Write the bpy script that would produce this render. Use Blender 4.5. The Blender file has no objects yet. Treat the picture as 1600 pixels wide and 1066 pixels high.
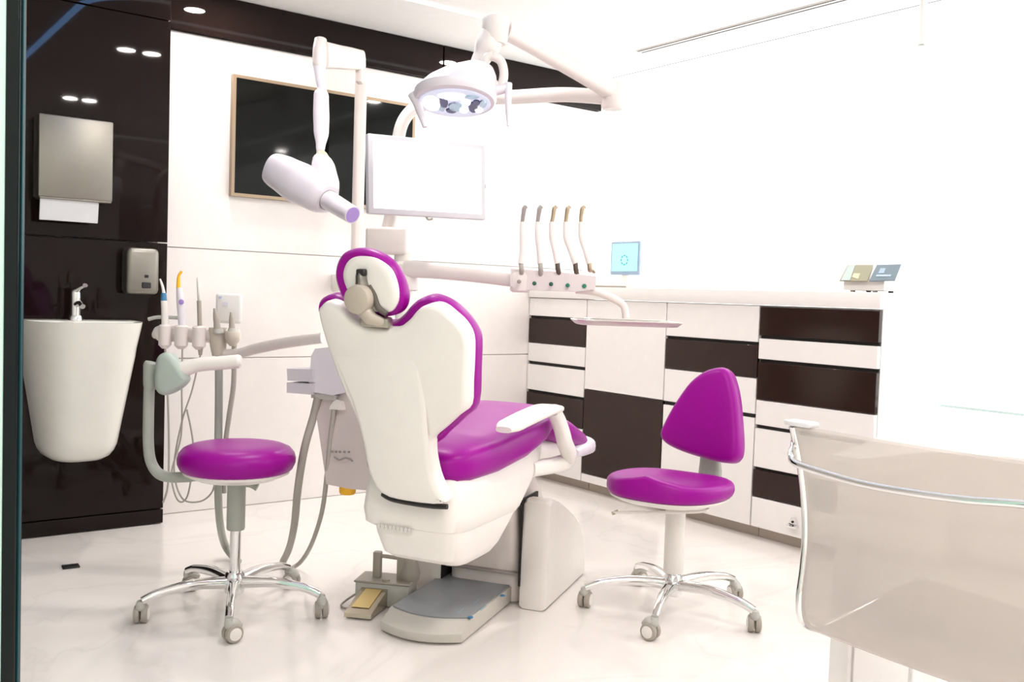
import bpy, bmesh, math, random
from mathutils import Vector as V, Matrix
random.seed(7)
PI = math.pi
S = bpy.context.scene
COL = S.collection

# ------------------------------------------------------------------ camera
FPX, YAW, PIT, ROL, CAMZ = 1493.08, 0.646217, 0.0463560, 0.0333084, 1.0
fw = V((math.sin(YAW)*math.cos(PIT), math.cos(YAW)*math.cos(PIT), -math.sin(PIT)))
r0 = V((math.cos(YAW), -math.sin(YAW), 0)); u0 = r0.cross(fw)
RT = r0*math.cos(ROL) + u0*math.sin(ROL)
UP = -r0*math.sin(ROL) + u0*math.cos(ROL)
CAM = V((0, 0, CAMZ))
cd = bpy.data.cameras.new('camera'); cam = bpy.data.objects.new('camera', cd); COL.objects.link(cam)
cam.matrix_world = Matrix(((RT.x, UP.x, -fw.x, 0), (RT.y, UP.y, -fw.y, 0), (RT.z, UP.z, -fw.z, CAMZ), (0, 0, 0, 1)))
cd.sensor_width = 36; cd.lens = 36*FPX/1600; cd.clip_start = 0.02
S.camera = cam

# ------------------------------------------------------------------ world, exposure, large lamps
w = bpy.data.worlds.new('world'); S.world = w; w.use_nodes = True
w.node_tree.nodes['Background'].inputs[0].default_value = (0.9, 0.95, 1, 1)
w.node_tree.nodes['Background'].inputs[1].default_value = 0.35
S.view_settings.view_transform = 'Standard'; S.view_settings.look = 'None'
S.view_settings.gamma = 1; S.view_settings.use_curve_mapping = False
S.view_settings.exposure = 0.12
WINDOW_GLOW = 1.55
DOWNLIGHT_W = 6.0
REAR_FILL_W = 9.0
LED_GLOW = 9.0

# ------------------------------------------------------------------ measuring helpers: a sight line met with a real plane
def ray(px, py): return RT*(px-800) - UP*(py-533) + fw*FPX
def onP(px, py, p, n):
    d = ray(px, py); return CAM + d*((V(p)-CAM).dot(n)/d.dot(n))
def onX(px, py, x): return onP(px, py, (x, 0, 0), V((1, 0, 0)))
def onY(px, py, y): return onP(px, py, (0, y, 0), V((0, 1, 0)))
def onZ(px, py, z=0.0): return onP(px, py, (0, 0, z), V((0, 0, 1)))
def at(px, py, d): return CAM + ray(px, py)*(d/FPX)
class Frame:
    def __init__(s, deg, o):
        t = math.radians(deg); s.u = V((math.cos(t), math.sin(t), 0)); s.v = V((-math.sin(t), math.cos(t), 0)); s.o = V((o[0], o[1], 0))
    def __call__(s, u, v, z): return s.o + s.u*u + s.v*v + V((0, 0, z))
    def onU(s, px, py, u): return onP(px, py, s(u, 0, 0), s.u)
    def onV(s, px, py, v): return onP(px, py, s(0, v, 0), s.v)
Z = V((0, 0, 1))

# ------------------------------------------------------------------ materials
MATS = {}
def mat(name, col, rough=.4, metal=0., spec=.5, emit=None, es=0., vary=.03, scale=20, bump=0., coat=0., trans=0., alpha=1., transl=0.):
    if name in MATS: return MATS[name]
    m = bpy.data.materials.new(name); m.use_nodes = True; nt = m.node_tree; b = nt.nodes['Principled BSDF']
    tc = nt.nodes.new('ShaderNodeTexCoord'); nz = nt.nodes.new('ShaderNodeTexNoise'); nz.inputs['Scale'].default_value = scale
    nz.inputs['Detail'].default_value = 3
    nt.links.new(tc.outputs['Object'], nz.inputs['Vector'])
    mp = nt.nodes.new('ShaderNodeMapRange'); mp.inputs[3].default_value = 1-vary; mp.inputs[4].default_value = 1+vary
    nt.links.new(nz.outputs['Fac'], mp.inputs[0])
    mx = nt.nodes.new('ShaderNodeVectorMath'); mx.operation = 'SCALE'; mx.inputs[0].default_value = col[:3]
    nt.links.new(mp.outputs[0], mx.inputs['Scale']); nt.links.new(mx.outputs[0], b.inputs['Base Color'])
    b.inputs['Roughness'].default_value = rough; b.inputs['Metallic'].default_value = metal
    b.inputs['Specular IOR Level'].default_value = spec
    if coat: b.inputs['Coat Weight'].default_value = coat; b.inputs['Coat Roughness'].default_value = .08
    if bump:
        bp = nt.nodes.new('ShaderNodeBump'); bp.inputs['Strength'].default_value = bump; bp.inputs['Distance'].default_value = .002
        nt.links.new(nz.outputs['Fac'], bp.inputs['Height']); nt.links.new(bp.outputs[0], b.inputs['Normal'])
    if emit: b.inputs['Emission Color'].default_value = (*emit, 1); b.inputs['Emission Strength'].default_value = es
    if trans: b.inputs['Transmission Weight'].default_value = trans
    if alpha < 1: b.inputs['Alpha'].default_value = alpha
    if transl:
        tr = nt.nodes.new('ShaderNodeBsdfTranslucent'); tr.inputs[0].default_value = (*col[:3], 1)
        ms = nt.nodes.new('ShaderNodeMixShader'); ms.inputs[0].default_value = transl
        out = nt.nodes['Material Output']
        nt.links.new(b.outputs[0], ms.inputs[1]); nt.links.new(tr.outputs[0], ms.inputs[2]); nt.links.new(ms.outputs[0], out.inputs[0])
    MATS[name] = m; return m
WHITE = mat('white_lacquer', (.86, .83, .81), .28)
SHELL = mat('white_plastic', (.83, .785, .745), .35)
WARM = mat('warm_white_plastic', (.78, .71, .68), .35)
LILAC = mat('lilac_white_plastic', (.76, .71, .77), .35)
GREY = mat('light_grey_plastic', (.50, .49, .45), .4)
GREEN = mat('grey_green_plastic', (.37, .385, .345), .38)
TAUPE = mat('taupe_plastic', (.38, .34, .29), .4)
HOSE = mat('grey_hose', (.42, .39, .35), .5)
PURPLE = mat('purple_leather', (.30, .0014, .262), .36, spec=.20, vary=.06, scale=60, bump=.12)
CHROME = mat('chrome', (.80, .80, .80), .09, 1)
STEEL = mat('brushed_steel', (.27, .255, .225), .42, 1, vary=.08, scale=12)
BRASS = mat('bronze_metal', (.42, .33, .24), .3, .8)
DARK = mat('dark_gloss_lacquer', (.010, .0052, .0045), .03, spec=.19, vary=.15, scale=4)
DARKF = mat('dark_brown_drawer_lacquer', (.028, .014, .011), .10, spec=.3, vary=.1, scale=6)
GAP = mat('black_recess', (.008, .007, .006), .7)
BLACK = mat('black_plastic', (.012, .011, .012), .45)
SCREENB = mat('black_glass_screen', (.005, .0055, .005), .05, spec=.13)
BEZEL = mat('champagne_metal', (.34, .25, .17), .35, .5)
CERAM = mat('white_ceramic', (.80, .785, .73), .12, spec=.5)
TOWEL = mat('paper_towel', (.72, .72, .74), .9)
LED = mat('led_line', (.8, .9, 1), .5, emit=(.22, .5, 1.0), es=LED_GLOW)
LEDW = mat('white_led_line', (.9, .95, 1), .5, emit=(.97, 1, 1.0), es=1.5)
LAMP = mat('lamp_glow', (1, 1, 1), .5, emit=(1, .95, .88), es=40)
UNITM = mat('pinkish_white_plastic', (.66, .575, .555), .35)
WINDOW = mat('backlit_frosted_glass', (.9, .95, .95), .5, emit=(.97, 1, .99), es=WINDOW_GLOW)
LIT = mat('white_screen', (.9, .9, .9), .3, emit=(1, 1, 1), es=1.1)
CYAN = mat('cyan_screen', (.2, .5, .6), .3, emit=(.38, .82, .93), es=.8)
TEAL = mat('teal_mark', (.02, .35, .38), .4)
BLUEGREY = mat('blue_grey_frame', (.30, .40, .52), .35)
SLATE = mat('slate_display', (.10, .15, .19), .3)
OLIVE = mat('olive_display', (.25, .23, .14), .3)
TANV = mat('tan_display', (.62, .48, .33), .4)
ORANGE = mat('amber_plastic', (.95, .50, .01), .3)
BLUE = mat('blue_plastic', (.05, .22, .42), .35)
VIOLET = mat('violet_cap', (.42, .28, .66), .4)
DOTG = mat('green_dot', (.01, .10, .06), .4)
PLATE = mat('grey_rubber_mat', (.30, .32, .34), .45, vary=.12, scale=9)
TOE = mat('toe_kick', (.50, .43, .36), .5)
MINT = mat('mint_glass', (.74, .93, .87), .25, transl=.5)
EDGE = mat('dark_green_glass_edge', (.002, .006, .006), .2, spec=.2)
EDGE2 = mat('teal_glass_edge', (.006, .045, .055), .3, spec=.2)
GREYTXT = mat('grey_print', (.32, .28, .27), .5)
CEIL = mat('ceiling_paint', (.92, .91, .90), .7, spec=.2)
WALLP = mat('white_glass_panel', (.87, .82, .795), .22, spec=.4)
OUTER = mat('corridor_paint', (.74, .71, .69), .7)

def floor_mat():
    m = bpy.data.materials.new('white_marble'); m.use_nodes = True; nt = m.node_tree; b = nt.nodes['Principled BSDF']
    tc = nt.nodes.new('ShaderNodeTexCoord')
    nz = nt.nodes.new('ShaderNodeTexNoise'); nz.inputs['Scale'].default_value = 1.1; nz.inputs['Detail'].default_value = 8; nz.inputs['Distortion'].default_value = 1.6
    nt.links.new(tc.outputs['Object'], nz.inputs['Vector'])
    rp = nt.nodes.new('ShaderNodeValToRGB'); e = rp.color_ramp.elements
    e[0].position = .30; e[0].color = (.87, .81, .77, 1); e[1].position = .62; e[1].color = (.90, .85, .82, 1)
    for p, c in ((.478, (.885, .835, .80)), (.5, (.835, .785, .75)), (.522, (.885, .835, .80))):
        q = e.new(p); q.color = (*c, 1)
    nt.links.new(nz.outputs['Fac'], rp.inputs[0]); nt.links.new(rp.outputs[0], b.inputs['Base Color'])
    b.inputs['Roughness'].default_value = .16; b.inputs['Specular IOR Level'].default_value = .45
    return m
MARBLE = floor_mat()

def clear_mat():
    m = bpy.data.materials.new('smoky_translucent_plastic'); m.use_nodes = True; nt = m.node_tree; b = nt.nodes['Principled BSDF']
    b.inputs['Base Color'].default_value = (.64, .605, .58, 1); b.inputs['Roughness'].default_value = .12
    tl = nt.nodes.new('ShaderNodeBsdfTranslucent'); tl.inputs[0].default_value = (.62, .58, .55, 1)
    tp = nt.nodes.new('ShaderNodeBsdfTransparent'); tp.inputs[0].default_value = (.90, .865, .84, 1)
    nz = nt.nodes.new('ShaderNodeTexNoise'); nz.inputs['Scale'].default_value = 5
    m1 = nt.nodes.new('ShaderNodeMixShader'); m1.inputs[0].default_value = .45
    m2 = nt.nodes.new('ShaderNodeMixShader')
    mp = nt.nodes.new('ShaderNodeMapRange'); mp.inputs[3].default_value = .36; mp.inputs[4].default_value = .40
    nt.links.new(nz.outputs['Fac'], mp.inputs[0]); nt.links.new(mp.outputs[0], m2.inputs[0])
    nt.links.new(b.outputs[0], m1.inputs[1]); nt.links.new(tl.outputs[0], m1.inputs[2])
    nt.links.new(m1.outputs[0], m2.inputs[1]); nt.links.new(tp.outputs[0], m2.inputs[2])
    nt.links.new(m2.outputs[0], nt.nodes['Material Output'].inputs[0]); return m
CLEAR = clear_mat()

# ------------------------------------------------------------------ mesh helpers (all in world metres)
def BM(): return bmesh.new()
def box(bm, a, b, bev=0., seg=2):
    lo = [min(a[i], b[i]) for i in range(3)]; hi = [max(a[i], b[i]) for i in range(3)]
    vs = [bm.verts.new((x, y, z)) for x in (lo[0], hi[0]) for y in (lo[1], hi[1]) for z in (lo[2], hi[2])]
    fs = [bm.faces.new([vs[i] for i in q]) for q in ((0, 1, 3, 2), (4, 6, 7, 5), (0, 4, 5, 1), (2, 3, 7, 6), (0, 2, 6, 4), (1, 5, 7, 3))]
    if bev:
        es = list({e for f in fs for e in f.edges}); bmesh.ops.bevel(bm, geom=es, offset=bev, segments=seg, profile=.5, affect='EDGES')
    return bm
def fbox(bm, F, a, b, bev=0., seg=2):          # box in a turned frame
    t = bmesh.new(); box(t, a, b, bev, seg); merge(bm, t, lambda p: F(p.x, p.y, p.z)); return bm
def merge(bm, t, fn):
    mp = {v: bm.verts.new(fn(v.co)) for v in t.verts}
    for f in t.faces: bm.faces.new([mp[v] for v in f.verts])
    t.free()
def obox(bm, c, ex, ey, ez, sx, sy, sz, bev=0., seg=2):
    t = bmesh.new(); box(t, (-sx/2, -sy/2, -sz/2), (sx/2, sy/2, sz/2), bev, seg)
    c = V(c); merge(bm, t, lambda p: c + ex*p.x + ey*p.y + ez*p.z); return bm
def rings(bm, R, cap=True):
    vr = [[bm.verts.new(p) for p in r] for r in R]
    for a, b in zip(vr, vr[1:]):
        n = len(a)
        for i in range(n): bm.faces.new((a[i], a[(i+1) % n], b[(i+1) % n], b[i]))
    if cap:
        bm.faces.new(list(reversed(vr[0]))); bm.faces.new(vr[-1])
    return bm
def smooth(pts, n=8):
    P = [V(p) for p in pts]
    if len(P) < 3: return P
    out = []
    for i in range(len(P)-1):
        a, b, c, d = P[max(i-1, 0)], P[i], P[i+1], P[min(i+2, len(P)-1)]
        for k in range(n):
            t = k/n
            out.append(.5*((2*b) + (c-a)*t + (2*a-5*b+4*c-d)*t*t + (3*b-a-3*c+d)*t**3))
    out.append(P[-1]); return out
def closed(pts, n=5):
    P = [V(p) for p in pts]; N = len(P); out = []
    for i in range(N):
        a, b, c, d = P[i-1], P[i], P[(i+1) % N], P[(i+2) % N]
        for k in range(n):
            t = k/n; out.append(.5*((2*b) + (c-a)*t + (2*a-5*b+4*c-d)*t*t + (3*b-a-3*c+d)*t**3))
    return out
def sweep(bm, pts, rad, seg=12, n=8, up=None, flat=1., sq=2., raw=False):
    """tube along pts; rad a number or one per point; flat squeezes the section across `up`; sq>2 squares it"""
    P = pts if raw else smooth(pts, n); P = [V(p) for p in P]
    if isinstance(rad, (int, float)): Rr = [rad]*len(P)
    else:
        Rr = []; m = len(rad)-1
        for i in range(len(P)):
            t = i/(len(P)-1)*m; k = min(int(t), m-1); s = t-k; s = s*s*(3-2*s); Rr.append(rad[k]*(1-s) + rad[k+1]*s)
    R = []; side = None
    for i, p in enumerate(P):
        t = (P[min(i+1, len(P)-1)] - P[max(i-1, 0)]).normalized()
        if up is not None: s = t.cross(V(up))
        elif side is None: s = t.cross(Z if abs(t.z) < .9 else V((1, 0, 0)))
        else: s = side - t*side.dot(t)
        if s.length < 1e-6: s = t.orthogonal()
        s.normalize(); side = s; q = s.cross(t)
        ring = []
        for k in range(seg):
            a = 2*PI*k/seg; ca, sa = math.cos(a), math.sin(a)
            e = 2/sq; x = math.copysign(abs(ca)**e, ca); y = math.copysign(abs(sa)**e, sa)
            ring.append(p + s*(x*Rr[i]*flat) + q*(y*Rr[i]))
        R.append(ring)
    return rings(bm, R)
def cyl(bm, a, b, r, r2=None, seg=20):
    return sweep(bm, [V(a), V(b)], [r, r if r2 is None else r2], seg, raw=True)
def lathe(bm, c, prof, seg=28, ax=Z):
    c = V(c); ax = V(ax).normalized(); s = ax.orthogonal().normalized(); q = ax.cross(s)
    return rings(bm, [[c + ax*h + s*(r*math.cos(2*PI*k/seg)) + q*(r*math.sin(2*PI*k/seg)) for k in range(seg)] for r, h in prof])
def pillow(bm, out, p0, ex, ey, en, prof, curve=0.):
    """outline (world points near a plane) -> padded slab; prof = (inset, height)"""
    p0 = V(p0); Q = [((V(p)-p0).dot(ex), (V(p)-p0).dot(ey)) for p in out]; n = len(Q)
    area = sum(Q[i][0]*Q[(i+1) % n][1] - Q[(i+1) % n][0]*Q[i][1] for i in range(n))
    if area < 0: Q.reverse()
    N = []
    for i in range(n):
        dx, dy = Q[(i+1) % n][0]-Q[i-1][0], Q[(i+1) % n][1]-Q[i-1][1]; L = math.hypot(dx, dy) or 1; N.append((-dy/L, dx/L))
    R = []
    for ins, h in prof:
        R.append([p0 + ex*(x+nx*ins) + ey*(y+ny*ins) + en*(h + curve*(x+nx*ins)**2) for (x, y), (nx, ny) in zip(Q, N)])
    return rings(bm, R)
def rnd(t, r, k=4):       # slab profile of thickness t with rounded rims of radius r
    pr = [(r*(1-math.sin(i*PI/2/k)), r*(1-math.cos(i*PI/2/k))) for i in range(k+1)]
    return pr + [(r*(1-math.cos(i*PI/2/k)), t-r+r*math.sin(i*PI/2/k)) for i in range(k+1)]
def secloft(bm, F, stations, sq=3.2, seg=28):
    """stations (u, vlo, vhi, zlo, zhi): rounded sections across a turned frame"""
    R = []
    for u, a, b, c, d in stations:
        r = []
        for k in range(seg):
            t = 2*PI*k/seg; e = 2/sq; ct, st = math.cos(t), math.sin(t)
            r.append(F(u, (a+b)/2 + (b-a)/2*math.copysign(abs(ct)**e, ct), (c+d)/2 + (d-c)/2*math.copysign(abs(st)**e, st)))
        R.append(r)
    return rings(bm, R)
def zloft(bm, F, stations, sq=5, seg=36):
    R = []
    for z, a, b, c, d in stations:
        r = []
        for k in range(seg):
            t = 2*PI*k/seg; e = 2/sq; ct, st = math.cos(t), math.sin(t)
            r.append(F((a+b)/2 + (b-a)/2*math.copysign(abs(ct)**e, ct), (c+d)/2 + (d-c)/2*math.copysign(abs(st)**e, st), z))
        R.append(r)
    return rings(bm, R)
def prism(bm, pts, vec):
    vec = V(vec); return rings(bm, [[V(p) for p in pts], [V(p)+vec for p in pts]])

WM = {}
def thing(name, label, cat, loc=(0, 0, 0), group=None):
    o = bpy.data.objects.new(name, None); COL.objects.link(o); o.location = loc; o.empty_display_size = .05
    WM[o.name] = V(loc); o['label'] = label; o['category'] = cat
    if group: o['group'] = group
    return o
def obj(name, bm, m, parent=None, sharp=38, label=None):
    bmesh.ops.recalc_face_normals(bm, faces=bm.faces)
    bmesh.ops.triangulate(bm, faces=[f for f in bm.faces if len(f.verts) > 8])
    for f in bm.faces: f.smooth = True
    for e in bm.edges:
        if len(e.link_faces) == 2 and e.calc_face_angle(0) > math.radians(sharp): e.smooth = False
    me = bpy.data.meshes.new(name)
    if parent is not None: loc = WM[parent.name]
    else:
        xs = [v.co for v in bm.verts]; loc = V((sum(c.x for c in xs)/len(xs), sum(c.y for c in xs)/len(xs), min(c.z for c in xs)))
    for v in bm.verts: v.co -= loc
    bm.to_mesh(me); bm.free(); me.materials.append(m)
    o = bpy.data.objects.new(name, me); COL.objects.link(o)
    if parent is not None: o.parent = parent
    else: o.location = loc
    WM[o.name] = loc
    if label: o['label'] = label
    return o
def tag(o, label, cat, group=None):
    o['label'] = label; o['category'] = cat
    if group: o['group'] = group
    return o
def struct(o, label): o['kind'] = 'structure'; o['label'] = label; return o
def copy_tree(root, offset, label):
    c = root.copy(); COL.objects.link(c); c.location = root.location + V(offset); c['label'] = label
    for ch in list(root.children):
        d = ch.copy(); COL.objects.link(d); d.parent = c
        for g in list(ch.children):
            e = g.copy(); COL.objects.link(e); e.parent = d
    return c

# ================================================================== ROOM
H = 2.27; WX = 3.75; WY = 4.21; XB = -1.6; YF = -2.0
struct(obj('floor', box(BM(), (XB, YF, -.05), (WX, WY, 0)), MARBLE), 'glossy white marble floor with faint grey veins')
struct(obj('ceiling', box(BM(), (XB, YF, H), (WX, WY, H+.06)), CEIL), 'smooth white ceiling')
wl = struct(obj('wall_left', box(BM(), (XB, WY, 0), (WX+.06, WY+.06, H)), WALLP), 'white panelled wall behind the dental chair')
struct(obj('wall_back', box(BM(), (XB-.06, YF, 0), (XB, WY, H)), OUTER), 'corridor wall beside the glass door')
struct(obj('wall_front', box(BM(), (XB, YF-.06, 0), (WX, YF, H)), OUTER), 'corridor wall behind the camera')
# wall right: parapet, lintel and two end piers around a frosted window
SILL = onX(1535, 655, WX).z
struct(obj('wall_right', box(BM(), (WX, YF, 0), (WX+.06, WY, SILL-.012)), WALLP), 'low white wall under the wide bright window')
wn = struct(obj('window_1', box(BM(), (WX+.012, YF, SILL), (WX+.03, WY-.012, H)), WINDOW), 'wide backlit frosted window from the sill to the ceiling')
obj('window_sill', box(BM(), (WX-.03, YF+.01, SILL-.012), (WX+.03, 2.03, SILL), .002, 1), mat('pale_green_glass', (.60, .74, .72), .1), wn)
obj('window_rail', box(BM(), (WX-.003, YF+.01, SILL+.03), (WX+.03, 4.19, SILL+.04)), mat('pale_green_glass', (.60, .74, .72), .1), wn)
# white panels of the left wall
g = .0016
xs = [1.245, WX-.002]; zs = [.0, .682, 1.165, 2.088]
for i in range(1):
    for j in range(3):
        obj('panel', box(BM(), (xs[i]+g, WY-.012, zs[j]+g), (xs[i+1]-g, WY, zs[j+1]-g), .0015, 1), WALLP, wl)
# dark band above, in three lengths, and the dark cladding with the basin
for a, b in ((XB+.01, 1.243), (1.247, 2.655), (2.659, WX-.002)):
    obj('panel', box(BM(), (a+g, WY-.03, 2.09), (b-g, WY, H-.002), .0015, 1), DARK, wl, label='dark brown gloss panel')
DY = 4.035
for a, b in ((.004, .062), (.066, 1.172), (1.176, 2.078)):
    obj('panel', box(BM(), (XB+.01, DY, a), (1.241, WY-.002, b), .002, 1), DARK, wl, label='dark brown gloss panel')
obj('panel', box(BM(), (XB+.01, DY, 2.082), (1.241, WY-.035, H-.002), .002, 1), DARK, wl, label='dark brown gloss panel')

# ceiling fittings
def rrect(x0, x1, y0, y1, r, n=10):
    P = []
    for cx, cy, a in ((x1-r, y1-r, 0), (x0+r, y1-r, 90), (x0+r, y0+r, 180), (x1-r, y0+r, 270)):
        for k in range(n+1):
            t = math.radians(a+90*k/n); P.append((cx+r*math.cos(t), cy+r*math.sin(t)))
    return P
lt = thing('led_strip', 'thin glowing light line drawn as a rounded rectangle in the ceiling', 'light', (2.1, 1.8, H))
def ring_strip(inner, wd, z0, z1):
    bm = BM(); A = rrect(*inner); x0, x1, y0, y1, r = inner
    B = rrect(x0-wd, x1+wd, y0-wd, y1+wd, r+wd)
    n = len(A)
    q = [[bm.verts.new((x, y, z)) for x, y in L] for L in (A, B) for z in (z0, z1)]
    for a, b in ((0, 1), (1, 3), (3, 2), (2, 0)):
        for i in range(n): bm.faces.new((q[a][i], q[a][(i+1) % n], q[b][(i+1) % n], q[b][i]))
    return bm
st = ring_strip((1.07, 3.19, -.6, 3.62, .32), .03, H-.006, H-.001)
def half(blue):
    b2 = st.copy()
    bmesh.ops.delete(b2, geom=[f for f in b2.faces if (f.calc_center_median().x < 1.2) != blue], context='FACES'); return b2
obj('diffuser', half(False), LEDW, lt); obj('diffuser', half(True), LED, lt, label='blue stretch of the light line')
sv = thing('slot_vent', 'long thin twin slot air vent in the ceiling', 'vent', (3.445, 1.9, H))
obj('frame', box(BM(), (3.425, .6, H-.006), (3.467, 3.58, H-.001)), SHELL, sv)
SLOTM = mat('slot_shadow', (.10, .09, .09), .8)
obj('slot', box(BM(), (3.426, .61, H-.008), (3.4335, 3.57, H-.0055)), SLOTM, sv)
obj('slot', box(BM(), (3.4565, .61, H-.008), (3.464, 3.57, H-.0055)), SLOTM, sv)
lampdata = bpy.data.lights.new('downlight_lamp', 'AREA'); lampdata.shape = 'DISK'; lampdata.size = .09; lampdata.energy = DOWNLIGHT_W; lampdata.color = (1, .94, .88)
for x, y, lb in ((1.46, 3.95, 'round ceiling downlight mirrored at the left end of the dark band'), (2.83, 3.95, 'round ceiling downlight mirrored in the dark band beside the operating lamp'),
                 (1.43, 2.66, 'left one of the ceiling downlight pair mirrored above the towel dispenser, higher pair'), (1.56, 2.67, 'right one of the ceiling downlight pair mirrored above the towel dispenser, higher pair'),
                 (1.515, .97, 'left one of the ceiling downlight pair mirrored just above the towel dispenser'), (1.635, .98, 'right one of the ceiling downlight pair mirrored just above the towel dispenser'),
                 (3.05, 2.70, 'round ceiling downlight mirrored in the television top edge'), (3.55, .06, 'round ceiling downlight mirrored as a small spot low in the television')):
    t = thing('downlight', lb, 'light', (x, y, H), 'ceiling downlights')
    obj('trim_ring', lathe(BM(), (x, y, H-.006), [(.052, 0), (.055, .005), (.038, .0055), (.038, .001)], 24), WHITE, t)
    obj('bulb', lathe(BM(), (x, y, H-.004), [(.036, 0), (.036, .003)], 24), LAMP, t)
    L = bpy.data.objects.new('downlight_lamp', lampdata); COL.objects.link(L); L.location = (0, 0, -.02); L.parent = t
rear = bpy.data.lights.new('rear_fill_lamp', 'AREA'); rear.shape = 'DISK'; rear.size = .12; rear.energy = REAR_FILL_W; rear.color = (1, .94, .88)  # fill lamps added out of view to brighten surfaces facing the camera
for x in (-.9, .1):
    for y in (.5, -.5, -1.5):
        t = thing('downlight', 'added unseen fill downlight in the ceiling behind the camera', 'light', (x, y, H), 'added fill downlights')
        obj('trim_ring', lathe(BM(), (x, y, H-.006), [(.062, 0), (.065, .005), (.05, .0055), (.05, .001)], 20), WHITE, t)
        obj('bulb', lathe(BM(), (x, y, H-.004), [(.048, 0), (.048, .003)], 20), LAMP, t)
        L = bpy.data.objects.new('rear_fill_lamp', rear); COL.objects.link(L); L.location = (0, 0, -.02); L.parent = t
pd = thing('pendant_tube', 'white slim pendant tube hanging from the ceiling before the bright window', 'light', (3.6, 2.12, 2.0))
pz = onX(1440, 70, 3.6); pt = onX(1443, 0, 3.6)
obj('tube', cyl(BM(), (pz.x, pz.y, pz.z), (pz.x, pz.y, H-.001), .013), WHITE, pd)
obj('end_cap', cyl(BM(), (pz.x, pz.y, pz.z-.006), (pz.x, pz.y, pz.z+.0005), .0135), GREY, pd)

# glass door edge beside the camera
dr = struct(obj('door_1', box(BM(), (0, 0, 0), (.001, .001, .001)), EDGE), 'glass door standing open at the left edge')
bpy.data.objects.remove(dr)
e0 = at(21, 533, .8); ex = V((RT.x, RT.y, 0)).normalized(); en = V((fw.x, fw.y, 0)).normalized()
wd = 22*.8/FPX
bm = BM(); obox(bm, (e0.x, e0.y, 1.05)-ex*(.45+wd/2) if False else V((e0.x, e0.y, 1.05))-ex*(.45+wd/2), ex, en, Z, .9, wd, 2.1, .001, 1)
dr = struct(obj('door_1', bm, MINT), 'pale mint glass door standing open at the left edge')
bm = BM(); obox(bm, V((e0.x, e0.y, 1.05)), ex, en, Z, wd, wd, 2.1, .001, 1); obj('door_edge', bm, EDGE, dr)
bm = BM(); obox(bm, V((e0.x, e0.y, 1.05))+ex*(wd/2+.0006), ex, en, Z, .0012, wd*.3, 2.1); obj('edge_seal', bm, EDGE2, dr)

# ================================================================== CABINETS along the right wall
CX = 3.277; CB = 3.735; KZ = .055; TOPZ = 1.0
def cabinet(y0, y1, label, fronts, kick=True):
    """y0>y1; fronts (z0, z1, 'w'|'d', handle) - drawer fronts with dark grip recesses between"""
    t = thing('cabinet_unit', label, 'cabinet', (CX+.2, (y0+y1)/2, 0), 'cabinet units under the white worktop')
    obj('body', box(BM(), (CX+.022, y1+.0015, KZ), (CB, y0-.0015, TOPZ-.001)), WHITE, t)
    obj('kick_plate', box(BM(), (CX+.06, y1+.002, 0), (CX+.075, y0-.002, KZ)), TOE, t)
    for z0, z1, c in fronts:
        obj('drawer_front' if z1-z0 < .3 else 'door', box(BM(), (CX, y1+.003, z0), (CX+.02, y0-.003, z1), .0015, 1), WHITE if c == 'w' else DARKF, t, label=None if c == 'w' else 'dark brown gloss front')
    fs = sorted(fronts)
    for a, b in zip(fs, fs[1:]):
        if b[0]-a[1] > .006: obj('grip_recess', box(BM(), (CX+.0135, y1+.004, a[1]-.002), (CX+.0225, y0-.004, b[0]+.002)), GAP, t)
    return t
cabinet(4.195, 3.712, 'narrow cabinet unit of drawers in the corner beside the white panelled wall',
        [(.90, .997, 'w'), (.752, .885, 'd'), (.648, .748, 'w'), (.49, .630, 'w'), (.327, .475, 'd'), (.20, .323, 'w'), (KZ, .196, 'w')])
cabinet(3.712, 3.148, 'cabinet unit with one tall white and one tall dark door',
        [(.537, .997, 'w'), (.10, .533, 'd'), (KZ, .096, 'w')])
cabinet(3.148, 2.608, 'cabinet unit behind the purple chair with one dark drawer high up',
        [(.842, .997, 'w'), (.690, .828, 'd'), (.535, .686, 'w'), (KZ, .517, 'w')])
cabinet(2.608, 2.045, 'rightmost cabinet unit with three dark drawers and bright end panel',
        [(.872, .992, 'd'), (.772, .858, 'w'), (.600, .758, 'd'), (.492, .596, 'w'), (.312, .476, 'w'), (.186, .300, 'd'), (KZ, .182, 'w')])
tag(obj('worktop', box(BM(), (CX-.012, 2.04, TOPZ), (WX-.003, 4.19, 1.062), .003, 2), WHITE), 'long white worktop running over the cabinet units', 'worktop')
ft = thing('socket_box', 'small chrome bracket low on the rightmost cabinet front', 'bracket', onX(1240, 825, CX-.01))
p = onX(1241, 822, CX-.002)
bm = BM(); obox(bm, p-V((.012, 0, 0)), V((1, 0, 0)), V((0, 1, 0)), Z, .024, .05, .014, .004, 2); obj('base', bm, CHROME, ft)
bm = BM(); prism(bm, [p+V((-.012, -.02, .007)), p+V((-.012, .02, .007)), p+V((-.012, .006, .034)), p+V((-.012, -.006, .034))], (.01, 0, 0)); obj('bracket_plate', bm, CHROME, ft)
bm = BM(); cyl(bm, p+V((-.015, 0, .018)), p+V((-.0115, 0, .018)), .005); obj('screw', bm, GAP, ft)

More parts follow.
